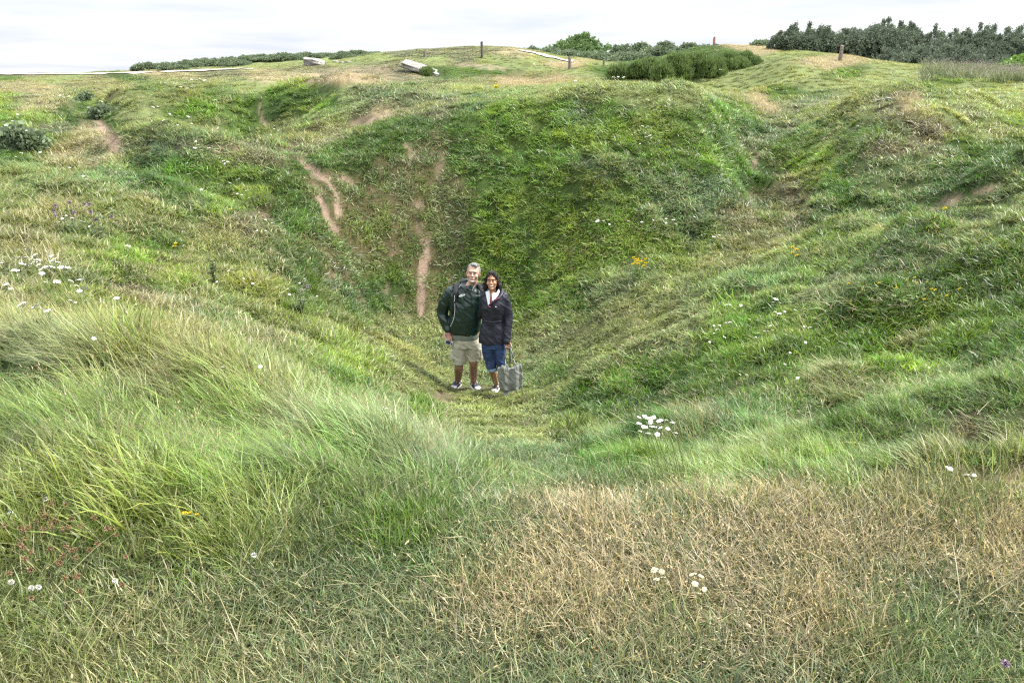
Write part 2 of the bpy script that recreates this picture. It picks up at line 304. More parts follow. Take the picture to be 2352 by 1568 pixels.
AN = '''turf 60 1330;turf 260 1320;turf 450 1380;turf 120 1480;turf 350 1520;turf 600 1480;turfdry 800 1500;turfdry 150 1560;turf 650 1330;turf 850 1380;turfdry 1000 1420;turf 780 1280;turfdry 300 1450
turfdry 950 1540;turfdry 1150 1540;turfdry 1250 1530;turfdry 500 1560;turf 1750 1560;turfdry 1900 1540;turf 2100 1480;turf 2250 1540;drygr 2280 1350;turf 2180 1400;turfdry 2320 1460;turfdry 1650 1490
drygr 1300 1480;drygr 1480 1470;drygr 1680 1510;drygr 1150 1450;drygr 1880 1470;turfdry 1400 1530;turfdry 1600 1550;drygr 1800 1500;turfdry 2000 1500;drygr 2150 1380;turfdry 1050 1480;drygr 1150 1280;drygr 1250 1250;drygr 1200 1350;drygr 1300 1400;drygr 1100 1400;drygr 1450 1380;drygr 1500 1250;drygr 1650 1300;drygr 1400 1180;drygr 1300 1170;drygr 1600 1170;drygr 1750 1400;drygr 1900 1350;drygr 2050 1280;pink 1180 1330;pink 1350 1300;pink 1280 1380;turfdry 1500 1480;drygr 1600 1450
drygr 1850 1200;drygr 2000 1200;drygr 2150 1230;drygr 2300 1200;drygr 1750 1250;drygr 2200 1320;pink 1550 1400;pink 1800 1170;tan 1900 1135;tan 2050 1125;tan 2200 1110;tan 2340 1100;meadow 2200 1150;meadow 2300 1140;drygr 1950 1430;turf 2080 1380;drygr 1400 1450
turf 1000 1250;turf 900 1300;slope 80 1250;slope 250 1200;slope 450 1220;slope 600 1240;turf 150 1230;turf 330 1260;slope 700 1230;lush 850 1220;lush 1000 1180;turf 1080 1170;turf 1150 1180;turf 1170 1230;turf 1060 1300
slope 60 1060;slope 250 1090;long 500 1090;slope 650 1140;slope 800 1140;slope 950 1140;long 1020 1090;long 350 1010;long 100 980;long 700 1060;long 850 1040;long 200 930;long 450 1000;long 60 870;long 600 1040;slope 150 1150;slope 350 1140;longp 130 820;longp 300 850;longp 450 880;longp 600 920;longp 750 960;longp 30 760;longp 200 800;longp 380 830;longp 700 1000;longp 900 1010;longp 1020 1040;longp 250 890;long 550 970
sloped 60 700;slope 150 690;slope 250 720;slope 350 760;sloped 430 720;slope 500 780;slope 600 840;slope 700 900;lush 780 910;slope 620 750;slope 500 640;lushy 400 640;lushy 300 600;slope 200 560;sloped 90 560;sloped 50 620;slope 550 700;slope 680 800;lushy 760 800;lushy 820 840;slope 720 720;slope 620 640;slope 560 560;brown 620 770;brown 380 620;brown 330 660;sloped 430 790;slope 300 520;sloped 150 500
combg 60 450;slope 150 420;combg 250 410;slope 350 450;slope 250 480;combg 100 390;slope 420 500;slope 450 560;lush 350 560;lushy 520 470;brown 560 520;sloped 480 530;lush 400 400;dark 330 385;dark 380 420;lush 460 380;lush 520 420;lushy 560 440;dark 620 420;dark 660 500;lush 580 400;bank 640 470;dark 690 560;dark 700 640;slope 640 570;lush 700 690;blue 350 345;lush 320 370
bank 740 560;bank 800 500;bank 860 450;bank 900 550;bank 860 620;bank 940 640;bank 1000 560;bank 900 400;bank 1010 460;dark 840 350;dark 760 360;dark 900 310;dark 820 390;dark 930 290;bank 1010 340;bank 1010 640;bank 780 650;bank 820 560;lush 740 480;dark 700 450;bank 760 420;dark 900 670;dark 860 690;bank 920 500;bank 1020 500;bank 870 580;bank 950 590
lush 1100 300;lushy 1200 260;lush 1300 250;lush 1420 262;lushy 1500 290;lush 1600 280;lush 1150 400;lush 1250 350;lushy 1350 320;lush 1120 500;lushy 1200 450;lush 1300 430;lush 1100 600;lush 1200 540;lushy 1280 500;lushy 1400 580;lushy 1130 560;blue 1380 380;blue 1550 410;blue 1520 480;blue 1600 500;lush 1500 350;lushy 1450 540;lush 1380 480;lush 1600 350;blue 1340 260;dark 1700 300;lush 1660 380;lush 1700 250;lush 1200 620;lushy 1300 620;dark 1330 690;blue 1650 460;dark 1080 350;lushy 1350 400;lush 1450 470;lushy 1150 340
turf 1750 330;turf 1780 290;dark 1720 400;bank 1740 360;bank 1740 470;sloped 1740 540;brown 1700 500;sloped 1690 560;slope 1680 545;lush 1640 560;blue 1600 540;lushy 1560 590;meadow 1550 630;meadow 1450 640;turf 1400 680;meadow 1650 600;meadow 1740 590;brown 1800 460;lush 1800 350
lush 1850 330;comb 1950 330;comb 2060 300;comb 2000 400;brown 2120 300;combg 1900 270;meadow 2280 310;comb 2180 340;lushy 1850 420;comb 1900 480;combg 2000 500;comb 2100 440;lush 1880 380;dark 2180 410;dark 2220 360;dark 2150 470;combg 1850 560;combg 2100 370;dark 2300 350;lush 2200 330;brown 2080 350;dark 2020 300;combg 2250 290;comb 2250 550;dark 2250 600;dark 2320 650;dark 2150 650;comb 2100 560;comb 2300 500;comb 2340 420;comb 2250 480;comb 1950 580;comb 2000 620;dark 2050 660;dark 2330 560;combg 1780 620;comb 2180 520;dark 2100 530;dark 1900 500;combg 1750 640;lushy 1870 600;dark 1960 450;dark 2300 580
worn 1250 800;worn 1330 780;worn 1400 790;worn 1500 740;worn 1600 700;worn 1700 660;worn 1800 640;worn 1450 720;worn 1550 780;worn 1350 850;worn 1480 810;worn 1300 740;worn 1250 720;lush 1230 660;worn 1900 640;worn 1950 600
lushy 1660 700;lush 1700 740;lushy 1800 720;lushy 1880 740;lush 1950 780;lush 1680 790;lushy 1750 800;lush 1850 830;lush 2000 710;lush 2080 760;lush 2150 800;lush 2250 760;lushy 2150 720;brown 2120 790;lush 2000 820;lushy 2080 820;dark 2250 820;dark 2330 760;dark 1760 700;dark 1950 720;lushy 1700 680
lush 1350 900;dark 1300 880;dark 1400 930;lush 1450 870;dark 1550 920;dark 1600 860;lush 1500 830;lush 1650 900;dark 1480 960;dark 1700 930;brown 1640 930;sloped 1580 970;lush 1380 970;dark 1320 920;slope 1400 1000;lush 1560 840
combg 1650 990;combg 1750 970;combg 1850 920;longp 1950 880;combg 2050 900;combg 2150 870;combg 2250 880;combg 2340 860;combg 1550 1030;lushy 1480 1040;lush 1450 1080;combg 1700 1050;combg 1850 1000;comb 2000 980;comb 2150 950;comb 2300 950;brown 2220 1000;comb 2100 1040;comb 2250 1040;combg 1900 1060;comb 2000 1080;combg 1800 1080;combg 1650 1100;combg 1550 1080;lush 1380 1060;turf 1310 1030;sloped 2150 1075;sloped 2320 1050;turf 1400 1120;turf 1500 1145;dark 1960 950;dark 1900 980;combg 1780 1020
worn 1000 960;worn 950 920;worn 900 880;worn 900 820;worn 1000 760;worn 1000 850;worn 1080 920;worn 1150 900;worn 1200 880;worn 1160 980;worn 1180 1040;worn 1100 1000;worn 1250 960;worn 1200 1100;worn 1050 980;worn 1280 900;worn 900 760;worn 850 780;lush 980 950;worn 1060 1000;worn 1130 1040;worn 1160 1080;worn 1220 1060;worn 1260 1090;turf 1300 1110;worn 1100 960;worn 1190 1010;worn 1230 1000;worn 960 800;bank 940 720;worn 1080 700;lush 1180 700;worn 1150 760;worn 870 740
tan 100 210;tan 50 200;turfdry 130 290;tan 180 310;turfdry 220 340;tan 100 240;tan 230 300;turfdry 60 230;lush 20 280;dark 20 320;dark 60 330;lush 100 320;lushy 20 240;tan 150 345;lushy 100 270;turfdry 300 350;tan 250 360;turfdry 450 335;turfdry 520 330;turfdry 600 345;turfdry 700 325;turfdry 780 300;turfdry 850 265;tan 900 255
slope 280 220;lush 210 240;dark 230 260;dark 260 290;meadow 330 260;slope 380 220;lush 450 230;lush 500 250;meadow 400 290;lush 550 290;slope 480 280;lush 560 240;slope 430 200;meadow 330 210;comb 350 310;combg 300 300;combg 450 310;sloped 260 210;slope 400 185;sloped 200 190;dark 180 250;dark 340 200;lush 420 255
lush 640 215;dark 690 225;dark 650 240;lushy 720 250;lush 760 230;meadow 820 220;lushy 700 200;slope 640 305;combg 720 280;meadow 780 270;meadow 850 240;dark 620 260;lush 780 250;meadow 580 200;dark 730 212
turf 900 210;turf 950 200;turfdry 1000 210;turf 880 235;turfdry 950 250;meadow 1050 215;meadow 1100 200;blue 1080 230;turfdry 1000 240;meadow 1150 215;turf 940 225
meadow 1200 210;meadow 1300 200;pink 1200 185;sloped 1120 190;pink 1300 180;meadow 1400 195;meadow 1500 190;meadow 1320 185;meadow 1600 190;meadow 1700 200;meadow 1250 218;meadow 1400 212;meadow 1500 212;meadow 1600 212;meadow 1550 180;meadow 1350 205;pink 1740 236;meadow 1800 180;lush 1820 210;blue 1860 215;meadow 1850 195;meadow 1900 190;meadow 1650 165;meadow 1750 150;pink 1760 110;meadow 1850 160;meadow 1820 120;meadow 2000 190;meadow 2100 200;lush 2120 205;meadow 2250 200;meadow 1950 240;turfdry 1870 245;turfdry 2050 235;meadow 2150 235;meadow 2300 225;meadow 2250 265;lushy 2320 270;pink 1900 150;lush 1950 165;meadow 2050 170;lushy 2200 185;meadow 2330 200;meadow 2000 215;lushy 2300 195;pink 2100 228;meadow 1700 180
lush 1560 130;dark 1500 150;dark 1450 140;lush 1600 150;dark 1640 130;lush 1520 120;lush 1400 158
tan 600 175;turfdry 750 170;turfdry 900 165;turfdry 500 170;pink 800 178;turfdry 680 160;meadow 640 150;meadow 480 150;meadow 300 155;sloped 100 168;lush 340 150;slope 250 155;lush 30 178;meadow 150 180;dark 300 175;tan 420 180;turfdry 900 150;meadow 820 135;meadow 870 130;turfdry 950 120;turfdry 1020 110;turfdry 1100 112;tan 1180 118;meadow 1000 140;turfdry 1050 140;meadow 1130 135;meadow 1200 150;meadow 1250 160;pink 1320 145;meadow 1300 130;meadow 1400 145;lush 1050 165;lush 1150 160;sloped 1230 170;dark 1000 165;turfdry 1060 125;meadow 1350 165;meadow 720 140;tan 700 180;tan 330 168'''
an = [a.split() for a in AN.replace('\n', ';').split(';') if a.strip()]
TN = list(TY); AX = np.array([float(a[1]) for a in an]); AY = np.array([float(a[2]) for a in an]); AT = np.array([TN.index(a[0]) for a in an])
TT = np.array([TY[k][0] for k in TN]); TS = np.array([TY[k][1] for k in TN]); TH = np.array([TY[k][2] for k in TN]); TD = np.array([TY[k][3] for k in TN]); TK = np.array([TY[k][4] for k in TN]); TG = np.array([TY[k][5] for k in TN])
def zones(x, y, z, pick=False):
    """blend of vegetation types at world points; the survey map is read off the photo, its borders broken up by noise"""
    px, py = project(x, y, z); r = np.hypot(x, y)
    px = px + 26 * fbm(x * 3 / (1 + r * .12), y * 3 / (1 + r * .12), 51, 3); sc = np.clip((py - 120) / 260, .12, 1)
    py = py + 24 * sc * fbm(x * 3 / (1 + r * .12), y * 3 / (1 + r * .12), 57, 3)
    out_w = []; n = len(px); T = np.zeros((n, 3)); St = np.zeros(n); Hh = np.zeros(n); D = np.zeros(n); G = np.zeros((n, 3)); K = np.zeros(n, int)
    ysc = lambda v: np.where(v > 400, v, np.where(v > 200, 400 - (400 - v) * 1.8, 40 - (200 - v) * 3.6))
    ay = ysc(AY)
    for i in range(0, n, 8000):
        sl = slice(i, i + 8000)
        d = ((px[sl, None] - AX[None]) / 1.25)**2 + (ysc(py[sl])[:, None] - ay[None])**2
        dm = d.min(1)[:, None]; wgt = np.exp(-(d - dm) / (350 + dm * .25)); ws = wgt.sum(1)[:, None]; wgt /= ws
        T[sl] = wgt @ TT[AT]; St[sl] = wgt @ TS[AT]; Hh[sl] = wgt @ TH[AT]; D[sl] = wgt @ TD[AT]; G[sl] = wgt @ TG[AT]
        rs = rng.random(len(d))[:, None]; K[sl] = TK[AT[np.minimum((np.cumsum(wgt, 1) < rs).sum(1), len(AT) - 1)]]
    return T, St, Hh, D, G, K

# ------------------------------------------------------------ ground sheet
az = np.concatenate([np.linspace(-180, -46, 60, endpoint=False), np.linspace(-46, 46, 760), np.linspace(46, 180, 61)[1:]])
lr = np.concatenate([np.exp(np.linspace(math.log(.25), math.log(1.4), 14, endpoint=False)), np.exp(np.linspace(math.log(1.4), math.log(75), 620)), np.exp(np.linspace(math.log(75), math.log(3500), 60))[1:]])
A_, R_ = np.meshgrid(R(1) * az, lr); GX = R_ * np.sin(A_); GY = R_ * np.cos(A_)
GZ = np.zeros_like(GX); front = np.abs(A_) <= R(90)
GZ = height(GX, GY)
e = smooth(R(80), R(120), np.abs(A_)); GZ = GZ * (1 - e) + e * (.1 - smooth(90, 3000, R_) * 40)
nr, na = GX.shape
idx = np.arange(nr * na).reshape(nr, na)
Q = np.stack([idx[:-1, :-1], idx[:-1, 1:], idx[1:, 1:], idx[1:, :-1]], -1).reshape(-1, 4)
V = np.stack([GX, GY, GZ], -1).reshape(-1, 3)
V = np.concatenate([V, [[0, 0, V[:na, 2].mean()]]]); c0 = len(V) - 1
TRI = np.stack([np.full(na - 1, c0), idx[0, 1:], idx[0, :-1]], -1)
gz = zones(V[:, 0], np.maximum(V[:, 1], .3), V[:, 2])
gpx, gpy = project(V[:, 0], V[:, 1], V[:, 2]); sm = scar_mask(gpx, gpy) * (V[:, 1] > 1)
gcol = gz[4].copy(); gcol *= (1 + .18 * fbm(V[:, 0] * 2.2, V[:, 1] * 2.2, 61, 3))[:, None]
sm = sm * (.45 + .55 * smooth(-.45, .05, fbm(V[:, 0] * 2.6, V[:, 1] * 2.6, 66, 3))); soil = np.array([.275, .200, .150]) * (1 + .18 * fbm(V[:, 0] * 5, V[:, 1] * 5, 63, 3))[:, None]
far_soil = smooth(30, 45, V[:, 1])[:, None]; soil = soil * (1 - far_soil) + far_soil * np.array([.40, .31, .23])
GZv = V[:, 2] - .05 * sm * (V[:, 1] < 30); V[:, 2] = GZv
gcol = gcol * (1 - sm[:, None]) + soil * sm[:, None]
gm = bpy.data.materials.new('ground_cover'); gm.use_nodes = True; t = gm.node_tree; b = t.nodes['Principled BSDF']
b.inputs['Roughness'].default_value = .95; b.inputs['Specular IOR Level'].default_value = .1
at_ = t.nodes.new('ShaderNodeAttribute'); at_.attribute_name = 'cover'
tc = t.nodes.new('ShaderNodeTexCoord')
def tn(scale, detail=6, rough=.6):
    q = t.nodes.new('ShaderNodeTexNoise'); q.inputs['Scale'].default_value = scale; q.inputs['Detail'].default_value = detail; q.inputs['Roughness'].default_value = rough
    t.links.new(tc.outputs['Object'], q.inputs['Vector']); return q
na1 = tn(34, 8, .7); mr = t.nodes.new('ShaderNodeMapRange'); mr.inputs[1].default_value = .3; mr.inputs[2].default_value = .7; mr.inputs[3].default_value = .62; mr.inputs[4].default_value = 1.38
t.links.new(na1.outputs['Fac'], mr.inputs[0]); ml = t.nodes.new('ShaderNodeVectorMath'); ml.operation = 'SCALE'
t.links.new(at_.outputs['Color'], ml.inputs[0]); t.links.new(mr.outputs[0], ml.inputs['Scale']); t.links.new(ml.outputs[0], b.inputs['Base Color'])
na2 = tn(24, 10, .78); bp = t.nodes.new('ShaderNodeBump'); bp.inputs['Strength'].default_value = 1.0; bp.inputs['Distance'].default_value = .06
t.links.new(na2.outputs['Fac'], bp.inputs['Height']); t.links.new(bp.outputs[0], b.inputs['Normal'])
gme = mesh_np('ground', V, [Q, TRI], gm); fattr(gme, 'cover', gcol, 'POINT', 'FLOAT_COLOR')
tag(link('ground', gme), kind='structure')
# a fast height lookup on the finished sheet (bilinear in angle and log distance)
_lz = V[:c0, 2].reshape(nr, na); _ll = np.log(lr)
def hq(x, y):
    a = np.degrees(np.arctan2(x, y)); l = np.log(np.maximum(np.hypot(x, y), .26))
    i = np.clip(np.searchsorted(_ll, l) - 1, 0, nr - 2); j = np.clip(np.searchsorted(az, a) - 1, 0, na - 2)
    u = np.clip((l - _ll[i]) / (_ll[i+1] - _ll[i]), 0, 1); v = np.clip((a - az[j]) / (az[j+1] - az[j]), 0, 1)
    return (_lz[i, j] * (1-u) * (1-v) + _lz[i+1, j] * u * (1-v) + _lz[i, j+1] * (1-u) * v + _lz[i+1, j+1] * u * v)
def gp(px, py):
    """ground point seen at survey position (px, py)"""
    d = ray(px, py); d = d / d[1]
    Y = np.exp(np.linspace(math.log(1.5), math.log(120), 1600)); g = EYE + d[2] * Y - hq(d[0] * Y, Y)
    i = int(np.argmax(g < 0))
    if i == 0: return gp(px, py + 1.5) if py < 260 else np.array([d[0] * 5, 5, 0])
    tt = Y[i-1] + (Y[i] - Y[i-1]) * g[i-1] / (g[i-1] - g[i] + 1e-9); x = d[0] * tt
    return np.array([x, tt, float(hq(np.array([x]), np.array([tt]))[0])])
# ------------------------------------------------------------ grass
def blade_mesh(name, nb, rad, h0, h1, w, lean, spread, curl, seed, segs=3, heads=0.0, lean_ang=math.pi, lying=0):
    g = np.random.default_rng(seed); ns = segs + 1
    rr_ = rad * np.sqrt(g.random(nb)); a = g.random(nb) * 2 * math.pi; bx = rr_ * np.cos(a); by = rr_ * np.sin(a)
    L = h0 + (h1 - h0) * g.random(nb)**1.2
    la = np.where(g.random(nb) < .85, lean_ang + g.normal(0, spread, nb), g.random(nb) * 2 * math.pi)
    ln = np.clip(lean + g.normal(0, .22, nb), 0.02, 1.5) ; cu = curl * (0.4 + g.random(nb))
    ww = w * (.6 + .8 * g.random(nb)); fa = la + math.pi / 2 + g.normal(0, .7, nb)
    V = []; x = bx.copy(); y = by.copy(); z = np.full(nb, -.015 if h1 > .15 else -.003)
    pts_ = []
    for k in range(ns):
        tk = k / segs; pts_.append((x.copy(), y.copy(), z.copy()))
        an_ = np.clip(ln + cu * (tk + .5 / segs)**1.3, 0, 2.2)
        st = L / segs; x = x + st * np.sin(an_) * np.cos(la); y = y + st * np.sin(an_) * np.sin(la); z = z + st * np.cos(an_)
    Vs = []; wd = [1, .92, .62, .0] if segs == 3 else [1, .8, .0]
    for k in range(ns):
        px_, py_, pz_ = pts_[k]; hw = ww * wd[k] * .5
        if k < segs:
            Vs.append(np.stack([px_ - hw * np.cos(fa), py_ - hw * np.sin(fa), pz_], -1)); Vs.append(np.stack([px_ + hw * np.cos(fa), py_ + hw * np.sin(fa), pz_], -1))
        else: Vs.append(np.stack([px_, py_, pz_], -1))
    V = np.stack(Vs, 1)                 # nb, 2*segs+1, 3
    nv = V.shape[1]; base = (np.arange(nb) * nv)[:, None]
    qs = [base + np.array([[2*k, 2*k+1, 2*k+3, 2*k+2]]) for k in range(segs - 1)]
    quads = np.concatenate(qs, 0) if qs else np.zeros((0, 4), int); tris = base + np.array([[2*segs-2, 2*segs-1, 2*segs]])
    V = V.reshape(-1, 3); rnd = np.repeat(g.random(nb), nv); hd = np.zeros(len(V)); tipv = np.tile(np.array([k // 2 / segs for k in range(nv)]), nb)
    faces = [quads, tris]
    if heads > 0:                       # seed heads: slim crossed spindles at the blade tips
        sel = np.where(g.random(nb) < heads)[0]; hx = pts_[-1][0][sel]; hy = pts_[-1][1][sel]; hz = pts_[-1][2][sel]
        qx, qy, qz = (pts_[-1][i][sel] - pts_[-2][i][sel] for i in range(3)); qn = np.sqrt(qx**2 + qy**2 + qz**2); d = np.stack([qx, qy, qz], -1) / qn[:, None]
        hl = (.007 + .009 * g.random(len(sel))) * (2.2 if h1 > .3 else 1.0); hw = hl * (.055 if h1 > .3 else .10) + .0009
        s = np.cross(d, [0, 0, 1]); s /= np.linalg.norm(s, axis=1)[:, None] + 1e-9; u = np.cross(d, s); c = np.stack([hx, hy, hz], -1)
        cols = []
        for sd_ in (s, u):
            cols += [c - d * hl[:, None] * .5, c + sd_ * hw[:, None], c + d * hl[:, None] * .7, c - sd_ * hw[:, None]]
        HV = np.stack(cols, 1); n0 = len(V); bb = n0 + (np.arange(len(sel)) * 8)[:, None]
        faces[0] = np.concatenate([faces[0], bb + np.array([[0, 1, 2, 3]]), bb + np.array([[4, 5, 6, 7]])])
        V = np.concatenate([V, HV.reshape(-1, 3)]); rnd = np.concatenate([rnd, np.repeat(g.random(len(sel)), 8)]); hd = np.concatenate([hd, np.ones(len(sel) * 8)]); tipv = np.concatenate([tipv, np.ones(len(sel) * 8)])
    me = mesh_np(name, V, faces, None, True)
    fattr(me, 'rnd', rnd); fattr(me, 'head', hd); fattr(me, 'tip', tipv)
    return me
def grass_mat(name, straw=(.35, .32, .17), headc=(.42, .33, .21)):
    m = bpy.data.materials.new(name); m.use_nodes = True; t = m.node_tree; t.nodes.clear()
    N = t.nodes.new; L = t.links.new
    o = N('ShaderNodeOutputMaterial'); ti = N('ShaderNodeAttribute'); ti.attribute_type = 'INSTANCER'; ti.attribute_name = 'tint'
    st = N('ShaderNodeAttribute'); st.attribute_type = 'INSTANCER'; st.attribute_name = 'straw'
    rn = N('ShaderNodeAttribute'); rn.attribute_name = 'rnd'; hd = N('ShaderNodeAttribute'); hd.attribute_name = 'head'; tp = N('ShaderNodeAttribute'); tp.attribute_name = 'tip'
    def math_(op, a, b=None, c=None):
        q = N('ShaderNodeMath'); q.operation = op
        for i, v in enumerate((a, b, c)):
            if v is None: continue
            if isinstance(v, (int, float)): q.inputs[i].default_value = v
            else: L(v, q.inputs[i])
        return q.outputs[0]
    r2 = math_('FRACT', math_('MULTIPLY', rn.outputs['Fac'], 17.31))
    gain = math_('MULTIPLY_ADD', r2, 1.2, .36)
    sc = N('ShaderNodeVectorMath'); sc.operation = 'SCALE'; L(ti.outputs['Color'], sc.inputs[0]); L(gain, sc.inputs['Scale'])
    # some blades bluish, some yellowish
    hs = N('ShaderNodeHueSaturation'); L(sc.outputs[0], hs.inputs['Color']); L(math_('MULTIPLY_ADD', math_('FRACT', math_('MULTIPLY', rn.outputs['Fac'], 7.77)), .06, .465), hs.inputs['Hue']); hs.inputs['Saturation'].default_value = 1.0
    s2 = N('ShaderNodeVectorMath'); s2.operation = 'SCALE'; s2.inputs[0].default_value = straw; L(math_('MULTIPLY_ADD', r2, .9, .5), s2.inputs['Scale'])
    isst = math_('LESS_THAN', rn.outputs['Fac'], math_('MULTIPLY', st.outputs['Fac'], .75))
    mx = N('ShaderNodeMix'); mx.data_type = 'RGBA'; L(isst, mx.inputs['Factor']); L(hs.outputs[0], mx.inputs[6]); L(s2.outputs[0], mx.inputs[7])
    h2 = N('ShaderNodeVectorMath'); h2.operation = 'SCALE'; h2.inputs[0].default_value = headc; L(gain, h2.inputs['Scale'])
    m2 = N('ShaderNodeMix'); m2.data_type = 'RGBA'; L(hd.outputs['Fac'], m2.inputs['Factor']); L(mx.outputs[2], m2.inputs[6]); L(h2.outputs[0], m2.inputs[7])
    bs = N('ShaderNodeBsdfPrincipled'); L(m2.outputs[2], bs.inputs['Base Color']); bs.inputs['Roughness'].default_value = .42; bs.inputs['Specular IOR Level'].default_value = .5
    tr = N('ShaderNodeBsdfTranslucent'); s3 = N('ShaderNodeVectorMath'); s3.operation = 'MULTIPLY'; s3.inputs[1].default_value = (1.12, 1.15, .75); L(m2.outputs[2], s3.inputs[0]); L(s3.outputs[0], tr.inputs['Color'])
    ms = N('ShaderNodeMixShader'); ms.inputs[0].default_value = .38; L(bs.outputs[0], ms.inputs[1]); L(tr.outputs[0], ms.inputs[2]); L(ms.outputs[0], o.inputs['Surface'])
    return m
GM = grass_mat('grass_blades'); GMD = grass_mat('dry_grass_blades', (.45, .375, .235), (.52, .42, .28))
def protos(kind, specs):
    c = bpy.data.collections.new('tufts_' + kind)
    for i, s in enumerate(specs):
        me = blade_mesh('tuft', seed=100 + i + hash_k[kind] * 10, **s); me.materials.append(GMD if kind == 'dry' else GM)
        o = bpy.data.objects.new('tuft_%s_%d' % (kind, i), me); c.objects.link(o)
    return c
hash_k = {'turf_far': 7, 'mid_far': 8, 'long_far': 9, 'turf': 1, 'mid': 2, 'long': 3, 'dry': 4, 'straw': 5, 'far': 6}
C_TURF = protos('turf', [dict(nb=150, rad=.14, h0=.03, h1=.075, w=.0038, lean=.55, spread=2.4, curl=.8, segs=2)] * 3 + [dict(nb=100, rad=.14, h0=.04, h1=.10, w=.0034, lean=.7, spread=2.2, curl=.7, segs=2)] * 2)
C_MID = protos('mid', [dict(nb=60, rad=.095, h0=.08, h1=.24, w=.0068, lean=.40, spread=1.0, curl=.9)] * 3 + [dict(nb=60, rad=.09, h0=.10, h1=.27, w=.0045, lean=.55, spread=.7, curl=.8, heads=.10)] * 2)
C_LONG = protos('long', [dict(nb=52, rad=.11, h0=.18, h1=.42, w=.0062, lean=.58, spread=.5, curl=.9)] * 3 + [dict(nb=60, rad=.11, h0=.25, h1=.58, w=.004, lean=.66, spread=.28, curl=.55, heads=.22)] * 2)
C_DRY = protos('dry', [dict(nb=70, rad=.13, h0=.05, h1=.17, w=.0034, lean=.42, spread=1.8, curl=.5, segs=2, heads=.35)] * 3 + [dict(nb=55, rad=.12, h0=.05, h1=.14, w=.0036, lean=.6, spread=2, curl=.6, segs=2, heads=.15)] * 2)
C_STRAW = protos('straw', [dict(nb=4, rad=.16, h0=.08, h1=.26, w=.0024, lean=1.0, spread=1.5, curl=.7, heads=.45)] * 5)
C_TURFF = protos('turf_far', [dict(nb=54, rad=.12, h0=.05, h1=.115, w=.0090, lean=.55, spread=2.4, curl=.7, segs=2)] * 3 + [dict(nb=44, rad=.11, h0=.06, h1=.14, w=.0080, lean=.75, spread=2.4, curl=.7, segs=2)] * 2)
C_MIDF = protos('mid_far', [dict(nb=46, rad=.085, h0=.08, h1=.20, w=.0100, lean=.50, spread=1.5, curl=1.25)] * 4 + [dict(nb=40, rad=.08, h0=.09, h1=.22, w=.0085, lean=.6, spread=1.0, curl=1.1, heads=.08)] * 2)
C_LONGF = protos('long_far', [dict(nb=40, rad=.10, h0=.18, h1=.42, w=.0115, lean=.55, spread=.6, curl=.9)] * 3 + [dict(nb=40, rad=.10, h0=.2, h1=.46, w=.008, lean=.6, spread=.4, curl=.7, heads=.15)] * 2)
def inst_tree(coll):
    ng = bpy.data.node_groups.new('scatter', 'GeometryNodeTree')
    ng.interface.new_socket('Geometry', in_out='INPUT', socket_type='NodeSocketGeometry'); ng.interface.new_socket('Geometry', in_out='OUTPUT', socket_type='NodeSocketGeometry')
    N = ng.nodes.new; L = ng.links.new
    gi = N('NodeGroupInput'); go = N('NodeGroupOutput'); ip = N('GeometryNodeInstanceOnPoints'); ci = N('GeometryNodeCollectionInfo')
    ci.inputs['Collection'].default_value = coll; ci.inputs['Separate Children'].default_value = True; ci.inputs['Reset Children'].default_value = True
    ip.inputs['Pick Instance'].default_value = True
    def na_(nm, ty):
        q = N('GeometryNodeInputNamedAttribute'); q.data_type = ty; q.inputs['Name'].default_value = nm; return q
    r_ = na_('rot', 'FLOAT_VECTOR'); s_ = na_('scl', 'FLOAT_VECTOR'); k_ = na_('pick', 'INT')
    L(gi.outputs[0], ip.inputs['Points']); L(ci.outputs[0], ip.inputs['Instance'])
    L(next(o_ for o_ in r_.outputs if o_.enabled), ip.inputs['Rotation']); L(next(o_ for o_ in s_.outputs if o_.enabled), ip.inputs['Scale']); L(next(o_ for o_ in k_.outputs if o_.enabled), ip.inputs['Instance Index'])
    L(ip.outputs[0], go.inputs[0]); return ng
def scatter(name, label, coll, npk, X, Y, Z, rotz, sxy, sz, tint, straw, nxy=None):
    me = bpy.data.meshes.new(name); n_ = len(X); me.vertices.add(n_); me.vertices.foreach_set('co', np.stack([X, Y, Z], -1).astype(np.float32).reshape(-1))
    rot = np.stack([0 * rotz, 0 * rotz, rotz], -1) if nxy is None else euler_on_slope(nxy[0], nxy[1], rotz)
    fattr(me, 'rot', rot, typ='FLOAT_VECTOR'); fattr(me, 'scl', np.stack([sxy, sxy, sz], -1), typ='FLOAT_VECTOR')
    fattr(me, 'pick', rng.integers(0, npk, n_), typ='INT'); fattr(me, 'tint', tint, typ='FLOAT_COLOR'); fattr(me, 'straw', straw)
    o = link(name, me); md = o.modifiers.new('scatter', 'NODES'); md.node_group = inst_tree(coll)
    return tag(o, label, 'grass', kind='stuff')
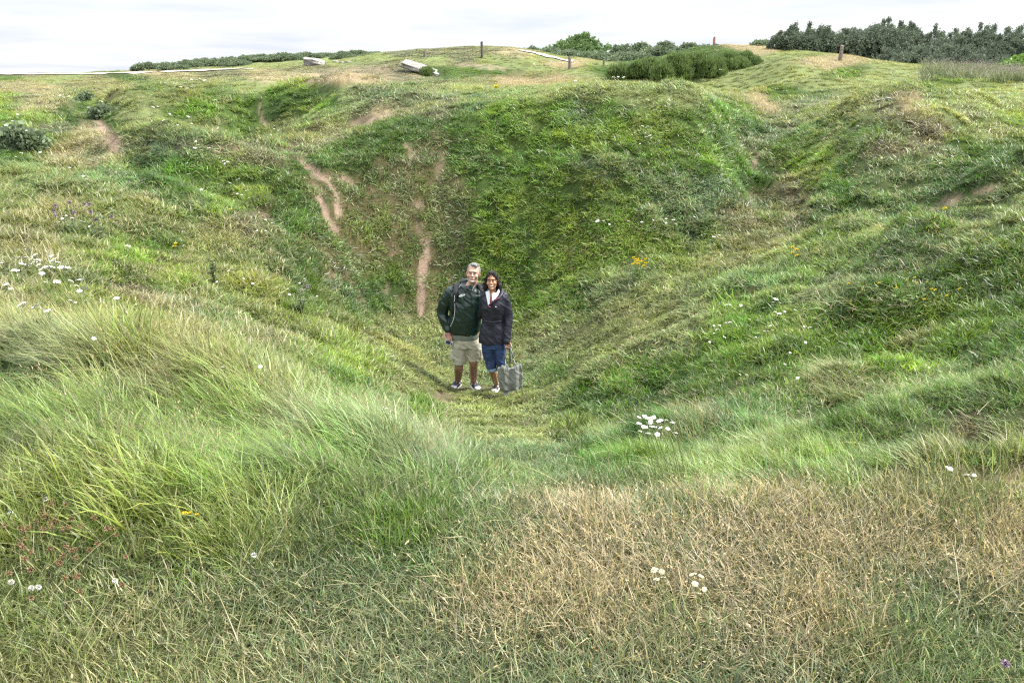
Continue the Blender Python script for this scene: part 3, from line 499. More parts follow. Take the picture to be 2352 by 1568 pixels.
# points: density falls with distance so that cover stays closed at every range
def euler_on_slope(nx, ny, rz, k=.8):
    n = np.stack([nx * k, ny * k, np.ones(len(nx))], -1); n /= np.linalg.norm(n, axis=1)[:, None]
    c, s = np.cos(rz), np.sin(rz); X0 = np.stack([c, s, np.zeros(len(c))], -1)
    Xa = X0 - n * (X0 * n).sum(1)[:, None]; Xa /= np.linalg.norm(Xa, axis=1)[:, None]; Ya = np.cross(n, Xa)
    b = -np.arcsin(np.clip(Xa[:, 2], -1, 1)); a = np.arctan2(Ya[:, 2], n[:, 2]); cc = np.arctan2(Xa[:, 1], Xa[:, 0])
    return np.stack([a, b, cc], -1)
def sample(nmax, rmin, rmax, dens):      # dens(r) per m2
    rs = np.exp(np.linspace(math.log(rmin), math.log(rmax), 400)); f = dens(rs) * rs * R(88); cdf = np.concatenate([[0], np.cumsum((f[1:] + f[:-1]) / 2 * np.diff(rs))])
    n_ = min(int(cdf[-1]), nmax); u = rng.random(n_) * cdf[-1]; r_ = np.interp(u, cdf, rs); a_ = R(-44) + R(88) * rng.random(n_)
    return r_ * np.sin(a_), r_ * np.cos(a_), r_
GQ = 1.15
dens = lambda r_: GQ * 270 / (1 + (r_ / 7.5)**1.8)
X, Y, r_ = sample(400000, 1.25, 75, dens)
_m = 9000; _r = 1.25 + 9 * rng.random(_m)**.8; _a = np.where(rng.random(_m) < .5, -1, 1) * (R(44) + R(20) * rng.random(_m)); X = np.concatenate([X, _r * np.sin(_a)]); Y = np.concatenate([Y, _r * np.cos(_a)]); r_ = np.concatenate([r_, _r])   # the verge beyond both edges of the view
Z = hq(X, Y); zt = zones(X, Y, Z); px, py = project(X, Y, Z); sc_ = scar_mask(px, py)
eps = .15; nx = -(hq(X + eps, Y) - hq(X - eps, Y)) / (2 * eps); ny = -(hq(X, Y + eps) - hq(X, Y - eps)) / (2 * eps)
back = (ny * -Y + nx * -X) / r_ + .0     # how far the slope turns from the viewer
keep = (rng.random(len(X)) < zt[3] * (1 - .99 * smooth(.12, .42, sc_))) & ~((Y > 40) & (px < 600) & (np.abs(py - np.interp(px, [0, 200, 330, 480, 592], [172, 171, 168, 162.5, 158])) < 4.0)) & ~((Y > 40) & (px > 1180) & (px < 1325) & (np.abs(py - np.interp(px, [1186, 1215, 1250, 1290, 1320], [116, 121, 129.5, 139.5, 144])) < 4)) & ~(((px < -260) | (px > 2620)) & (r_ > 10.3)) & ~((py < 60) & (Y > 40))
patch = fbm(X * 1.7, Y * 1.7, 81, 3)
for _a, _b in ((1052, 890), (1088, 892), (1140, 897), (1168, 907)):
    _p = gp(_a, _b); keep &= ((X - _p[0])**2 / .035 + (Y - _p[1] + .08)**2 / .07) > 1
keep &= ~((zt[2] < .08) & (py > 1150) & (patch > .75) & (rng.random(len(X)) < .35))
T, St, Hh, D, G, K = [q[keep] for q in zt]; X, Y, Z, r_, nx, ny, px, py = (q[keep] for q in (X, Y, Z, r_, nx, ny, px, py))
grow = 1 + np.clip((r_ - 6) / 14, 0, 3.6) * .60                # tufts farther off stand for wider clumps
clump = fbm(X * .9, Y * .9, 83, 3); clump2 = fbm(X * 3.1 / (1 + r_ * .03), Y * 3.1 / (1 + r_ * .03), 85, 3)
T = T * (1 + .22 * clump + .28 * clump2)[:, None] * (1 + (.38 - .22 * smooth(14, 34, r_)) * (2 * rng.random(len(X)) - 1))[:, None]
warm = fbm(X * .6, Y * .6, 87, 2); T[:, 0] *= 1 + .14 * warm; T[:, 2] *= 1 - .2 * warm
St = np.clip(St + .16 * fbm(X * 1.1, Y * 1.1, 89, 3), 0, 1)
hv = np.clip(1 + .45 * clump2, .6, 1.6)
# grass is trodden short where the two people stand
tread = np.exp(-(((X + .55) / .95)**2 + ((Y - 10.4) / .75)**2)); hv = hv * (1 - .6 * np.clip(tread * 1.6, 0, 1))
hv = np.where((K == 1) & (r_ < 8) & (px > 1300), hv * .68, hv); hv = np.where((px > 1000) & (px < 1330) & (r_ > 2.6) & (r_ < 9) & (py > 930), hv * .75, hv)
hv = np.where((K == 0) & (r_ > 5), hv * .78, hv) * (1 - .5 * smooth(34, 48, r_))
rz = rng.normal(0, .38, len(X)) + .25 * fbm(X * .5, Y * .5, 90, 2)
names = {0: ('short_turf', 'short trodden green and straw turf round the hollow and on its banks', C_TURF, 5, .05), 1: ('tussock_grass', 'lush knee high green tussock grass covering the banks of the hollow', C_MID, 5, .20),
         2: ('long_grass', 'long pale green grass combed over by the wind on the near rim', C_LONG, 5, .38), 3: ('dry_grass', 'tan seeding dry grass on the near edge and in patches of the plateau', C_DRY, 5, .12)}
FARC = {0: (C_TURFF, 5, 'turf_clumps', 'coarser turf clumps on the banks and floor of the hollow'), 1: (C_MIDF, 6, 'tussock_clumps', 'broad bladed green tussocks on the far walls and the plateau'), 2: (C_LONGF, 5, 'long_grass_clumps', 'wind bent long grass clumps farther down the slopes')}
edge_ = np.max([scar_mask(px + ox, py + oy) for ox, oy in ((0, 0), (11, 0), (-11, 0), (0, 7), (0, -7), (8, 5), (-8, 5))], 0) * (Y < 30)
near_scar = smooth(.25, .6, edge_); grow = grow * (1 - .55 * near_scar); hv = hv * (1 - .35 * near_scar)
pick_far = rng.random(len(X)) < smooth(4.5, 8.0, r_)
# small darker clumps standing out of the trodden bank, and bare brown scuffs between them
isb = (px > 640) & (px < 1060) & (py > 250) & (py < 760) & (K == 0); cl = fbm(X * 2.4, Y * 2.4, 92, 3); up_ = isb & (cl > .28) & (rng.random(len(X)) < .8)
K = np.where(up_, 1, K); Hh = np.where(up_, .10, Hh); T = np.where(up_[:, None], T * np.array([.85, 1.05, .8]), T)
for k, (nm, lb, cl_, npk, hb) in names.items():
    for far_ in (False, True):
        s = (K == k) & (r_ > (2.1 if k == 2 else 1.8 if k == 1 else 0))
        if k in FARC: s &= (pick_far == far_)
        elif far_: continue
        c_, n_k, nm_, lb_ = (cl_, npk, nm, lb) if not far_ else (FARC[k][0], FARC[k][1], FARC[k][2], FARC[k][3])
        hs = Hh[s] / hb * hv[s]; hs = np.clip(hs, .35, 2.0)
        rzs = rng.random(s.sum()) * 6.283 if k == 0 else rz[s] * (1 if k == 2 else 2.2 if k == 1 else 2.5)
        gr = grow[s] * (1 if k != 0 else 1.12)
        scatter(nm_, lb_, c_, n_k, X[s], Y[s], Z[s] - (.003 if k in (0, 3) else .01), rzs, gr * (.8 + .4 * rng.random(s.sum())) * (np.clip(hs, .6, 1.2) if k in (1, 2) else 1), hs * (gr**.35), T[s], St[s], (nx[s], ny[s]) if k in (0, 3) else (nx[s] * .5, ny[s] * .5))
# turf understorey below the dry grass, and loose straw lying over the near lawn
s = ((K == 3) | ((K == 1) & (rng.random(len(K)) < .3))) & (r_ < 12) & (rng.random(len(K)) < .5); jx = rng.normal(0, .05, s.sum()); jy = rng.normal(0, .05, s.sum())
scatter('undergrowth_turf', 'low green blades growing under the taller dry grass', C_TURF, 5, X[s] + jx, Y[s] + jy, hq(X[s] + jx, Y[s] + jy), rng.random(s.sum()) * 6.283, .8 + .4 * rng.random(s.sum()), .55 + .5 * rng.random(s.sum()), T[s] * np.array([.7, .95, .5]), St[s] * .5, (nx[s], ny[s]))
s = ((K == 1) | (K == 2)) & (r_ > 6) & (r_ < 26) & (rng.random(len(K)) < .5) & (near_scar < .2); jx = rng.normal(0, .12, s.sum()); jy = rng.normal(0, .12, s.sum())
scatter('undergrowth_clumps', 'low turf growing between the tussocks of the slopes', C_TURFF, 5, X[s] + jx, Y[s] + jy, hq(X[s] + jx, Y[s] + jy), rng.random(s.sum()) * 6.283, grow[s] * (.9 + .4 * rng.random(s.sum())), .7 + .5 * rng.random(s.sum()), T[s] * np.array([.85, .92, .8]), St[s], (nx[s], ny[s]))
s = (r_ < 9) & (rng.random(len(K)) < np.where(py > 1180, .085, .03)); s |= (r_ < 22) & (K >= 1) & (rng.random(len(K)) < .05)
scatter('straw_stalks', 'pale straw stalks with seed heads bent over the near lawn', C_STRAW, 5, X[s], Y[s], Z[s], np.where(K[s] == 0, rng.random(s.sum()) * 6.283, rz[s] * 1.5), .9 + .5 * rng.random(s.sum()), (.5 + .8 * rng.random(s.sum())) * np.where(K[s] == 2, 1.7, 1), T[s], np.full(s.sum(), 1.3))
print('straw', s.sum())
# ------------------------------------------------------------ shrubs
def leaf_mat(name, c1, c2, trans=.3, rough=.55):
    m = bpy.data.materials.new(name); m.use_nodes = True; t = m.node_tree; t.nodes.clear(); N = t.nodes.new; L = t.links.new
    o = N('ShaderNodeOutputMaterial'); a = N('ShaderNodeAttribute'); a.attribute_name = 'rnd'
    r_ = N('ShaderNodeValToRGB'); r_.color_ramp.elements[0].color = (*c1, 1); r_.color_ramp.elements[1].color = (*c2, 1); L(a.outputs['Fac'], r_.inputs[0])
    b = N('ShaderNodeBsdfPrincipled'); b.inputs['Roughness'].default_value = rough; b.inputs['Specular IOR Level'].default_value = .3; L(r_.outputs[0], b.inputs['Base Color'])
    tr = N('ShaderNodeBsdfTranslucent'); L(r_.outputs[0], tr.inputs['Color']); ms = N('ShaderNodeMixShader'); ms.inputs[0].default_value = trans
    L(b.outputs[0], ms.inputs[1]); L(tr.outputs[0], ms.inputs[2]); L(ms.outputs[0], o.inputs[0]); return m
M_GORSE = leaf_mat('gorse_needles', (.070, .098, .066), (.185, .225, .150)); M_LEAFY = leaf_mat('broad_leaves', (.08, .14, .05), (.20, .30, .11)); M_SCRUB = leaf_mat('scrub_leaves', (.10, .14, .08), (.22, .28, .16))
M_BRAM = leaf_mat('bramble_leaves', (.09, .18, .04), (.22, .34, .08)); M_BROOM = leaf_mat('broom_stems', (.085, .13, .045), (.20, .28, .09)); M_WOOD = mat_basic('woody_stems', (.13, .10, .075), .9, .35, 12)
def tube_np(P, rad, k=5):
    P = np.asarray(P, float); n_ = len(P); T_ = np.gradient(P, axis=0); T_ /= np.linalg.norm(T_, axis=1)[:, None] + 1e-9
    ref = np.array([.3, .9, .2]); A = np.cross(T_, ref); A /= np.linalg.norm(A, axis=1)[:, None] + 1e-9; B = np.cross(T_, A)
    an_ = np.linspace(0, 2 * math.pi, k, endpoint=False); rad = np.broadcast_to(rad, (n_,))
    V = P[:, None] + rad[:, None, None] * (np.cos(an_)[None, :, None] * A[:, None] + np.sin(an_)[None, :, None] * B[:, None])
    i = np.arange(n_ * k).reshape(n_, k); Q = np.stack([i[:-1], np.roll(i, -1, 1)[:-1], np.roll(i, -1, 1)[1:], i[1:]], -1).reshape(-1, 4)
    return V.reshape(-1, 3), Q
def join_np(parts):
    Vs, Qs, o = [], [], 0
    for V, Q in parts: Vs.append(V); Qs.append(Q + o); o += len(V)
    return np.concatenate(Vs), np.concatenate(Qs)
def make_shrub(name, label, cat, group, loc, w_, h_, style, seed, wood=True):
    g = np.random.default_rng(seed); root = tag(empty(name, loc), label, cat, group)
    dep = w_ * .7; gorse = style == 'gorse'; broom = style == 'broom'
    nb = max(6, int(7 + w_ * 2.2)); lobes = []
    for i in range(nb):
        a = g.random() * 6.283; q = g.random()**.6; lx = math.cos(a) * q * w_ * .40; ly = math.sin(a) * q * dep * .40
        lh = h_ * (.98 - .30 * q**2) * (.74 + .28 * g.random()); lobes.append((lx, ly, lh, w_ * (.13 + .12 * g.random()) * (1 if not broom else .8)))
    lobes[0] = (w_ * .05, 0, h_ * .97, w_ * .16)
    C = []; Dn = []
    dens_ = {'gorse': 60, 'leafy': 60, 'scrub': 46, 'bramble': 60, 'broom': 60}[style]
    for lx, ly, lh, lr_ in lobes:
        k = dens_ + int(20 * w_)
        v = g.normal(size=(k, 3)); v /= np.linalg.norm(v, axis=1)[:, None]; v[:, 2] = np.abs(v[:, 2]) * 1.0 - .25 * g.random(k)
        rad_ = (.55 + .45 * g.random(k)**.5)[:, None]; vz = min(lr_ * 1.1, lh * .55)
        c = np.array([lx, ly, lh - vz]) + v * rad_ * np.array([lr_, lr_, vz]); C.append(c); Dn.append(v)
        kk = k // 2; tz = g.random(kk) * max(.05, lh - vz); a = g.random(kk) * 6.283; s_ = lr_ * (.9 + .25 * g.random(kk))
        C.append(np.stack([lx + np.cos(a) * s_, ly + np.sin(a) * s_, tz], -1)); Dn.append(np.stack([np.cos(a), np.sin(a), .35 + 0 * a], -1))
    if gorse:        # leggy shoots standing above the mass
        for i in range(int(3 + 2 * w_)):
            lx, ly, lh, lr_ = lobes[g.integers(len(lobes))]; hh = .08 + .22 * g.random(); ox, oy = g.normal(0, lr_ * .5, 2); lean = g.normal(0, .25, 2)
            for tt in np.linspace(0, 1, 7):
                C.append(np.array([[lx + ox + lean[0] * hh * tt, ly + oy + lean[1] * hh * tt, lh - .05 + hh * tt]]) + g.normal(0, .02, (2, 3))); Dn.append(np.array([[g.normal(0, .5), g.normal(0, .5), 1.]] * 2))
    C = np.concatenate(C); Dn = np.concatenate(Dn); ns_ = len(C)
    nl = {'gorse': 11, 'leafy': 7, 'scrub': 9, 'bramble': 7, 'broom': 12}[style]; ls, lw = {'gorse': (.085, .028), 'leafy': (.14, .085), 'scrub': (.09, .05), 'bramble': (.11, .075), 'broom': (.16, .018)}[style]
    d = np.repeat(Dn, nl, 0) + g.normal(0, .55 if not broom else .25, (ns_ * nl, 3)) + np.array([0, 0, .15 if gorse else (1.2 if broom else .1)]); d /= np.linalg.norm(d, axis=1)[:, None]
    c = np.repeat(C, nl, 0) + g.normal(0, .05, (ns_ * nl, 3)); s = np.cross(d, g.normal(size=(ns_ * nl, 3))); s /= np.linalg.norm(s, axis=1)[:, None] + 1e-9
    Ls = (ls * (.6 + .8 * g.random(ns_ * nl)))[:, None]; Ws = (lw * (.6 + .8 * g.random(ns_ * nl)))[:, None]
    V = np.stack([c, c + d * Ls * .5 + s * Ws, c + d * Ls, c + d * Ls * .5 - s * Ws], 1).reshape(-1, 3); V[:, 2] = np.maximum(V[:, 2], -.05)
    Q = np.arange(len(V)).reshape(-1, 4); me = mesh_np('crown', V, Q, {'gorse': M_GORSE, 'leafy': M_LEAFY, 'scrub': M_SCRUB, 'bramble': M_BRAM, 'broom': M_BROOM}[style], False)
    rs = np.repeat(np.clip(np.repeat(g.random(ns_), nl) * .6 + g.random(ns_ * nl) * .4, 0, 1), 4); fattr(me, 'rnd', rs); link('crown', me, root)
    if wood:
        ps = []
        for lx, ly, lh, lr_ in lobes:
            tt = np.linspace(0, 1, 5)[:, None]; P = np.array([[g.normal(0, .06), g.normal(0, .06), -.1]]) * (1 - tt) + np.array([[lx, ly, lh * .86]]) * tt; P[1:-1] += g.normal(0, .05, (3, 3))
            ps.append(tube_np(P, np.linspace(.035, .008, 5)))
        link('trunk', mesh_np('trunk', *join_np(ps), M_WOOD), root)
    return root
def pxm(Y): return F / Y       # survey px per metre
HED = [(1742,100,62,50,48,'leftmost dark gorse bush of the hilltop hedge, standing apart with spiky shoots'),(1808,108,58,90,48,'broad gray green gorse bush next to the lone leftmost one in the hedge'),(1868,112,60,80,48,'gray green gorse bush rising behind the grassy knoll in the hedge'),
 (1925,120,44,110,47,'tallest gorse bush of the hedge with a knobbly top above the fence post'),(1985,122,52,70,47,'gorse bush with one tall crooked shoot right of the tallest bush'),(2035,128,66,80,46,'gorse bush with two thin shoots poking above the hedge line'),
 (2090,135,72,90,45,'dark gorse bush in the lower middle stretch of the hedge'),(2140,138,60,80,45,'dark gorse bush with a spiky peak in the right half of the hedge'),(2195,142,66,90,44,'dark brownish gorse bush left of the bright bramble'),
 (2250,140,64,90,43.5,'dark gorse bush standing directly behind the bright green bramble'),(2305,146,66,90,43,'dark gorse bush to the upper right of the bright bramble'),(2352,150,76,90,42.5,'dark gorse bush cut by the right edge of the photo'),
 (2000,140,100,90,45,'low gorse bush in front of the hedge just right of the weathered post'),(2060,148,98,110,44,'low pale gorse bush in front of the hedge where the purple thistles begin'),(2150,150,104,100,43.5,'low dark gorse bush behind the purple thistles')]
for i, (px_, b_, t_, w_, Y_, lb) in enumerate(HED):
    x_ = (px_ - CX) / F * Y_ * 1.055; z_ = float(hq(np.array([x_]), np.array([Y_]))[0]); ztop = at(px_, t_, Y_)[2]
    make_shrub('gorse_bush', lb, 'bush', 'gorse bushes of the hilltop hedge', (x_, Y_, z_ - .05), w_ / pxm(Y_) * 1.75, max(.6, ztop - z_), 'gorse', 300 + i)
def shrub_at(px_, t_, w_, Y_, nm, lb, cat, grp, st, seed, wood=True):
    x_ = (px_ - CX) / F * Y_ * 1.055; z_ = float(hq(np.array([x_]), np.array([Y_]))[0]); ztop = at(px_, t_, Y_)[2]
    return make_shrub(nm, lb, cat, grp, (x_, Y_, z_ - .05), w_ / pxm(Y_) * 1.1, max(.35, ztop - z_), st, seed, wood)
shrub_at(2275, 112, 190, 39.5, 'bramble_shrub', 'bright green bramble shrub in front of the dark hedge at the right', 'shrub', None, 'bramble', 401)
shrub_at(1316, 70, 138, 72, 'leafy_bush', 'large round light green leafy bush on the skyline', 'bush', None, 'leafy', 402)
for i, (px_, t_, w_, Y_, lb) in enumerate([(1215,104,60,68,'small shrub at the upper end of the sandy track behind the brown hill'),(1258,107,60,66,'dark shrub touching the left foot of the large round bush'),(1290,112,70,63,'low dark shrub in front of the large round bush'),(1352,116,90,62,'low scrubby shrub below the right half of the round bush'),
 (1405,98,70,68,'gray green shrub right of the large round bush'),(1440,94,70,66,'dark shrub between the round bush and the scrub knoll'),(1490,91,90,64,'wide dark shrub on the crest of the scrub knoll'),(1540,95,80,62,'dark shrub on the right shoulder of the scrub knoll'),
 (1590,100,60,60,'low shrub at the foot of the red tipped far post'),(1690,96,46,52,'small gray shrub on the skyline left of the gorse hedge'),(1420,116,90,58,'low gray green shrub under the scrub knoll')]):
    shrub_at(px_, t_, w_, Y_, 'scrub_shrub', lb, 'shrub', 'low shrubs on the skyline around the round bush', 'scrub', 420 + i, False)
for i, (px_, t_, w_) in enumerate([(455,136,60),(500,131,70),(540,127,70),(580,124,70),(620,120,60),(660,119,70),(705,115,90),(750,114,70),(790,116,60),(825,112,60),(860,109,60),(895,114,60),(600,130,90),(690,128,90),(770,127,80),(850,122,80),(935,121,40)]):
    shrub_at(px_, t_ + 5, w_, 88 + (i % 3) * 2, 'scrub_shrub', '%s shrub in the %s of the far scrub belt' % (ORD[i // 2 if i < 12 else i - 12] if 0 else ['low','slightly taller','broad'][i % 3], ['far left end','left end','left part','middle left','middle left','centre','right part','middle right','middle right','right end','far right end','very right tip','front left','front middle','front right','front far right','last right edge'][i]), 'shrub', 'scrub belt on the far ridge', 'scrub', 450 + i, False)
for i, (px_, t_, w_, Y_, lb) in enumerate([(1455,134,70,39,'dark broom clump at the left end of the tussock mound'),(1505,120,100,38.5,'tall dark broom clump on top of the tussock mound'),(1560,117,100,39,'dark broom clump right of the mound top'),(1615,122,80,40,'low broom clump on the right shoulder of the mound'),
 (1655,119,80,41,'lowest broom clump trailing off the mound to the right'),(1398,150,50,39,'small broom tuft left of the tussock mound'),(1000,160,26,46,'small dark tuft shrub beside the tilted concrete slab')]):
    shrub_at(px_, t_, w_, Y_, 'broom_shrub', lb, 'shrub', 'broom clumps on the tussock mound', 'broom', 480 + i, False)
q_ = gp(38, 345); make_shrub('leafy_shrub', 'dark leafy shrub with white flowers in the dip at the left edge', 'shrub', None, (q_[0], q_[1], q_[2] - .05), 130 / pxm(q_[1]), .45, 'scrub', 499, False)
for i, (px_, py_, w_, h_, lb) in enumerate([(400,160,55,.4,'reddish brown heather mound beside the pale far path'),(235,268,45,.3,'dark shrub hanging over the worn trench on the left'),(198,232,30,.25,'dark shrub at the head of the worn trench on the left'),(340,158,60,.6,'green shrub on the skyline above the far path')]):
    q_ = gp(px_, py_); make_shrub('low_shrub', lb, 'shrub', None, (q_[0], q_[1], q_[2] - .05), w_ / pxm(q_[1]), h_, 'scrub', 510 + i, False)
# ------------------------------------------------------------ posts
M_POST = mat_basic('weathered_post_wood', (.17, .145, .125), .9, .35, 9, bump=.6, bscale=30)
M_POSTD = mat_basic('dark_post_wood', (.075, .068, .062), .9, .3, 9, bump=.6, bscale=30); M_RED = mat_basic('faded_red_paint', (.42, .16, .11), .7, .2, 20)
def make_post(name, loc, h_, rd, mat, label, group=None, lean=(0, 0), seed=0, cap=None):
    g = np.random.default_rng(seed); zz = np.linspace(-.2, h_, 9); k = 10; an_ = np.linspace(0, 6.283, k, endpoint=False)
    rp = rd * (1 + .10 * g.normal(size=k)); V = []
    for i, z_ in enumerate(zz):
        ra = rp * (1 - .12 * max(z_, 0) / h_) * (1 + .03 * g.normal(size=k)); V.append(np.stack([ra * np.cos(an_) + lean[0] * z_, ra * np.sin(an_) + lean[1] * z_, np.full(k, z_) + (0 if i < 8 else rd * .35 * np.cos(an_ + seed))], -1))
    V = np.concatenate(V); i_ = np.arange(9 * k).reshape(9, k); Q = np.stack([i_[:-1], np.roll(i_, -1, 1)[:-1], np.roll(i_, -1, 1)[1:], i_[1:]], -1).reshape(-1, 4)
    V = np.concatenate([V, [[lean[0] * h_, lean[1] * h_, h_ + rd * .1]]]); T_ = np.stack([i_[8], np.roll(i_[8], -1), np.full(k, 9 * k)], -1)
    o = link(name, mesh_np(name, V, [Q, T_], mat, False)); o.location = loc; tag(o, label, 'post', group)
    if cap:
        zz2 = np.array([[lean[0] * h_ * f, lean[1] * h_ * f, h_ * f] for f in (.55, .9)]); link('painted_band', mesh_np('band', *tube_np(zz2, rd * 1.14, 12), cap), o)
    return o
for i, (px_, b_, t_, w_, m_, lb, ln_, cap) in enumerate([(1107,134,96,5.5,M_POSTD,'tall thin dark post standing on the brown hill',(-.01,0),None),(976,132,119,7,M_POST,'short thick stump of a post left of the tall thin dark post',(.0,0),None),
 (1309,159,131,7,M_POST,'weathered wooden post where the dry grass meets the sandy track',(-.04,0),None),(1386,152,137,4,M_POST,'thin gray post in the dry meadow below the scrub knoll',(.02,0),None),(1929,140,105,9,M_POST,'thick gray wooden fence post in front of the gorse hedge',(.05,0),None)]):
    q_ = gp(px_, b_); h_ = max(.3, at(px_, t_, q_[1])[2] - q_[2]); make_post('wooden_post', tuple(q_), h_, w_ / 2 / pxm(q_[1]), m_, lb, 'wooden posts on the plateau', ln_, i, cap)
x_ = (1590 - CX) / F * 56 * 1.055; z_ = float(hq(np.array([x_]), np.array([56.]))[0]); make_post('wooden_post', (x_, 56, z_), at(1590, 86, 56)[2] - z_, .07, M_POST, 'far pale post with a faded red band on the skyline', 'wooden posts on the plateau', (0, 0), 8, M_RED)
for i, px_ in enumerate([25, 36, 47, 57, 67, 76]):
    Y_ = 60; x_ = (px_ - CX) / F * Y_ * 1.053; z_ = float(hq(np.array([x_]), np.array([float(Y_)]))[0])
    make_post('fence_post', (x_, Y_, z_), at(px_, 153 + i * .7 + (i % 2), Y_)[2] - z_, .035, M_POSTD, 'small dark fence post, %s right of the brown boulder' % ['first','second','third','fourth','fifth','sixth'][i], 'row of fence posts on the far left skyline', (.02 * (i % 3 - 1), 0), 20 + i)
# ------------------------------------------------------------ boulders and broken concrete
M_CONC = mat_basic('lichen_concrete', (.13, .125, .11), .9, .25, 3, bump=.9, bscale=10, color2=(.30, .29, .265)); M_ROCK = mat_basic('brown_rock', (.13, .10, .08), .9, .3, 3, bump=.7, bscale=8)
def make_rock(name, loc, dims, rot, seed, mat, label, cat, group=None, boxy=.0):
    bm = bmesh.new(); bmesh.ops.create_cube(bm, size=2.0); bmesh.ops.subdivide_edges(bm, edges=bm.edges, cuts=7, use_grid_fill=True); g = random.Random(seed)
    for v in bm.verts:
        p = v.co.copy(); s_ = p.normalized() * 1.12; p = p * boxy + s_ * (1 - boxy)
        n_ = float(fbm(np.array([p.x * 1.3 + seed]), np.array([p.y * 1.3 + p.z * 1.7]), 200 + seed, 4)[0]); p *= 1 + .13 * n_
        if p.x > .2: p.z *= 1 - .25 * (p.x - .2)
        v.co = Vector((p.x * dims[0] / 2, p.y * dims[1] / 2, p.z * dims[2] / 2))
    o = bm_obj(name, bm, mat, None, False); o.location = loc; o.rotation_euler = rot; return tag(o, label, cat, group)
q_ = gp(965, 168); s_ = 1 / pxm(q_[1]); make_rock('concrete_slab', (q_[0], q_[1], q_[2] + .22), (82 * s_, .9, 12 * s_), (.25, .30, 0), 1, M_CONC, 'long pale concrete slab lying tilted on the bare ground', 'slab', 'broken concrete blocks on the plateau', .75)
q_ = gp(722, 150); s_ = 1 / pxm(q_[1]); make_rock('concrete_block', (q_[0], q_[1], q_[2] + .12), (46 * s_, .9, 17 * s_), (.1, .16, 0), 2, M_CONC, 'short gray concrete block with a dark broken end on the left plateau', 'block', 'broken concrete blocks on the plateau', .7)
for i, (px_, py_, w_) in enumerate([(772,143,14),(785,145,10),(798,144,12),(2012,233,16),(2025,230,12),(2040,228,14)]):
    q_ = gp(px_, py_); s_ = 1 / pxm(q_[1]); make_rock('pale_stone', (q_[0], q_[1], q_[2] + .02), (w_ * s_, w_ * s_, 5 * s_), (0, 0, i), 5 + i, M_CONC, 'pale rubble stone right of the gray concrete block, %s of its heap' % ['left','middle','right'][i] if i < 3 else 'flat pale stone above the right gully, %s of the three' % ['left','middle','right'][i - 3], 'stone', 'rubble beside the concrete block' if i < 3 else 'flat stones above the right gully', .3)
q_ = gp(2, 171); q_[1] = min(q_[1], 52); q_[2] = float(hq(q_[:1], q_[1:2])[0]); s_ = 1 / pxm(q_[1]); make_rock('boulder', (q_[0], q_[1], at(0, 162, q_[1])[2]), (36 * s_, 30 * s_, 20 * s_), (0, 0, .3), 30, M_ROCK, 'rounded brown boulder at the left end of the pale far path', 'boulder', None, .1)
# ------------------------------------------------------------ far paths
M_PATH = mat_basic('chalky_path', (.36, .31, .26), .95, .2, 3, bump=.3, bscale=20)
def make_path(lo, up, n_=70, m_=6, mat=M_PATH):
    def samp(pl): xs = np.linspace(pl[0][0], pl[-1][0], n_); return [gp(x_, np.interp(x_, [p[0] for p in pl], [p[1] for p in pl])) for x_ in xs]
    A = np.array(samp(lo)); B = np.array(samp(up)); k = np.ones(9) / 9
    for M_ in (A, B):
        pad = np.pad(M_[:, :2], ((4, 4), (0, 0)), 'edge'); M_[:, :2] = np.stack([np.convolve(pad[:, i], k, 'valid') for i in range(2)], -1)
    tt = np.linspace(0, 1, m_)[None, :, None]; G_ = A[:, None, :2] * (1 - tt) + B[:, None, :2] * tt
    z_ = hq(G_[..., 0], G_[..., 1]) + .05; V = np.concatenate([G_, z_[..., None]], -1).reshape(-1, 3); i_ = np.arange(n_ * m_).reshape(n_, m_)
    return tag(link('path', mesh_np('path', V, np.stack([i_[:-1, :-1], i_[1:, :-1], i_[1:, 1:], i_[:-1, 1:]], -1).reshape(-1, 4), mat)), kind='structure')
make_path([(-60, 174), (0, 173), (200, 172), (330, 169), (480, 164), (592, 159)], [(-60, 171.5), (0, 170.8), (200, 169.5), (330, 166.5), (480, 160.5), (592, 157)])
make_path([(1186, 116.5), (1215, 121.5), (1250, 130.5), (1290, 140.5), (1320, 145)], [(1186, 115), (1220, 119), (1257, 127.5), (1296, 137.5), (1325, 142.5)], 30, 5)
# ------------------------------------------------------------ flowers
M_PET = mat_basic('white_florets', (.52, .52, .46), .7, .06, 60); M_CREAM = mat_basic('cream_dry_florets', (.48, .43, .29), .8, .1, 60); M_STEM = mat_basic('flower_stems', (.14, .19, .06), .7, .2, 30)
M_YEL = mat_basic('yellow_petals', (.72, .56, .03), .6, .1, 40); M_BRN = mat_basic('brown_clover', (.19, .125, .065), .9, .3, 80); M_PINK = mat_basic('thistle_purple', (.30, .22, .28), .8, .2, 60); M_THG = leaf_mat('thistle_leaves', (.10, .13, .06), (.18, .21, .10), .2)
def umbel_mesh(seed, n_=46):
    g = np.random.default_rng(seed); V = []; Q = []
    for i in range(n_):
        q = math.sqrt((i + .5) / n_); a = i * 2.39996; x_, y_ = q * .5 * math.cos(a), q * .5 * math.sin(a); z_ = .10 * (1 - q * q) + .03 * g.normal(); s_ = .085 * (.8 + .5 * g.random()); tl = g.normal(0, .35, 2)
        for k in range(6):
            b_ = k * math.pi / 3 + a; V.append((x_ + s_ * math.cos(b_), y_ + s_ * math.sin(b_), z_ + s_ * (tl[0] * math.cos(b_) + tl[1] * math.sin(b_))))
        n0 = 6 * i; Q.append([n0, n0 + 1, n0 + 2, n0 + 3]); Q.append([n0, n0 + 3, n0 + 4, n0 + 5])
    return np.array(V), np.array(Q)
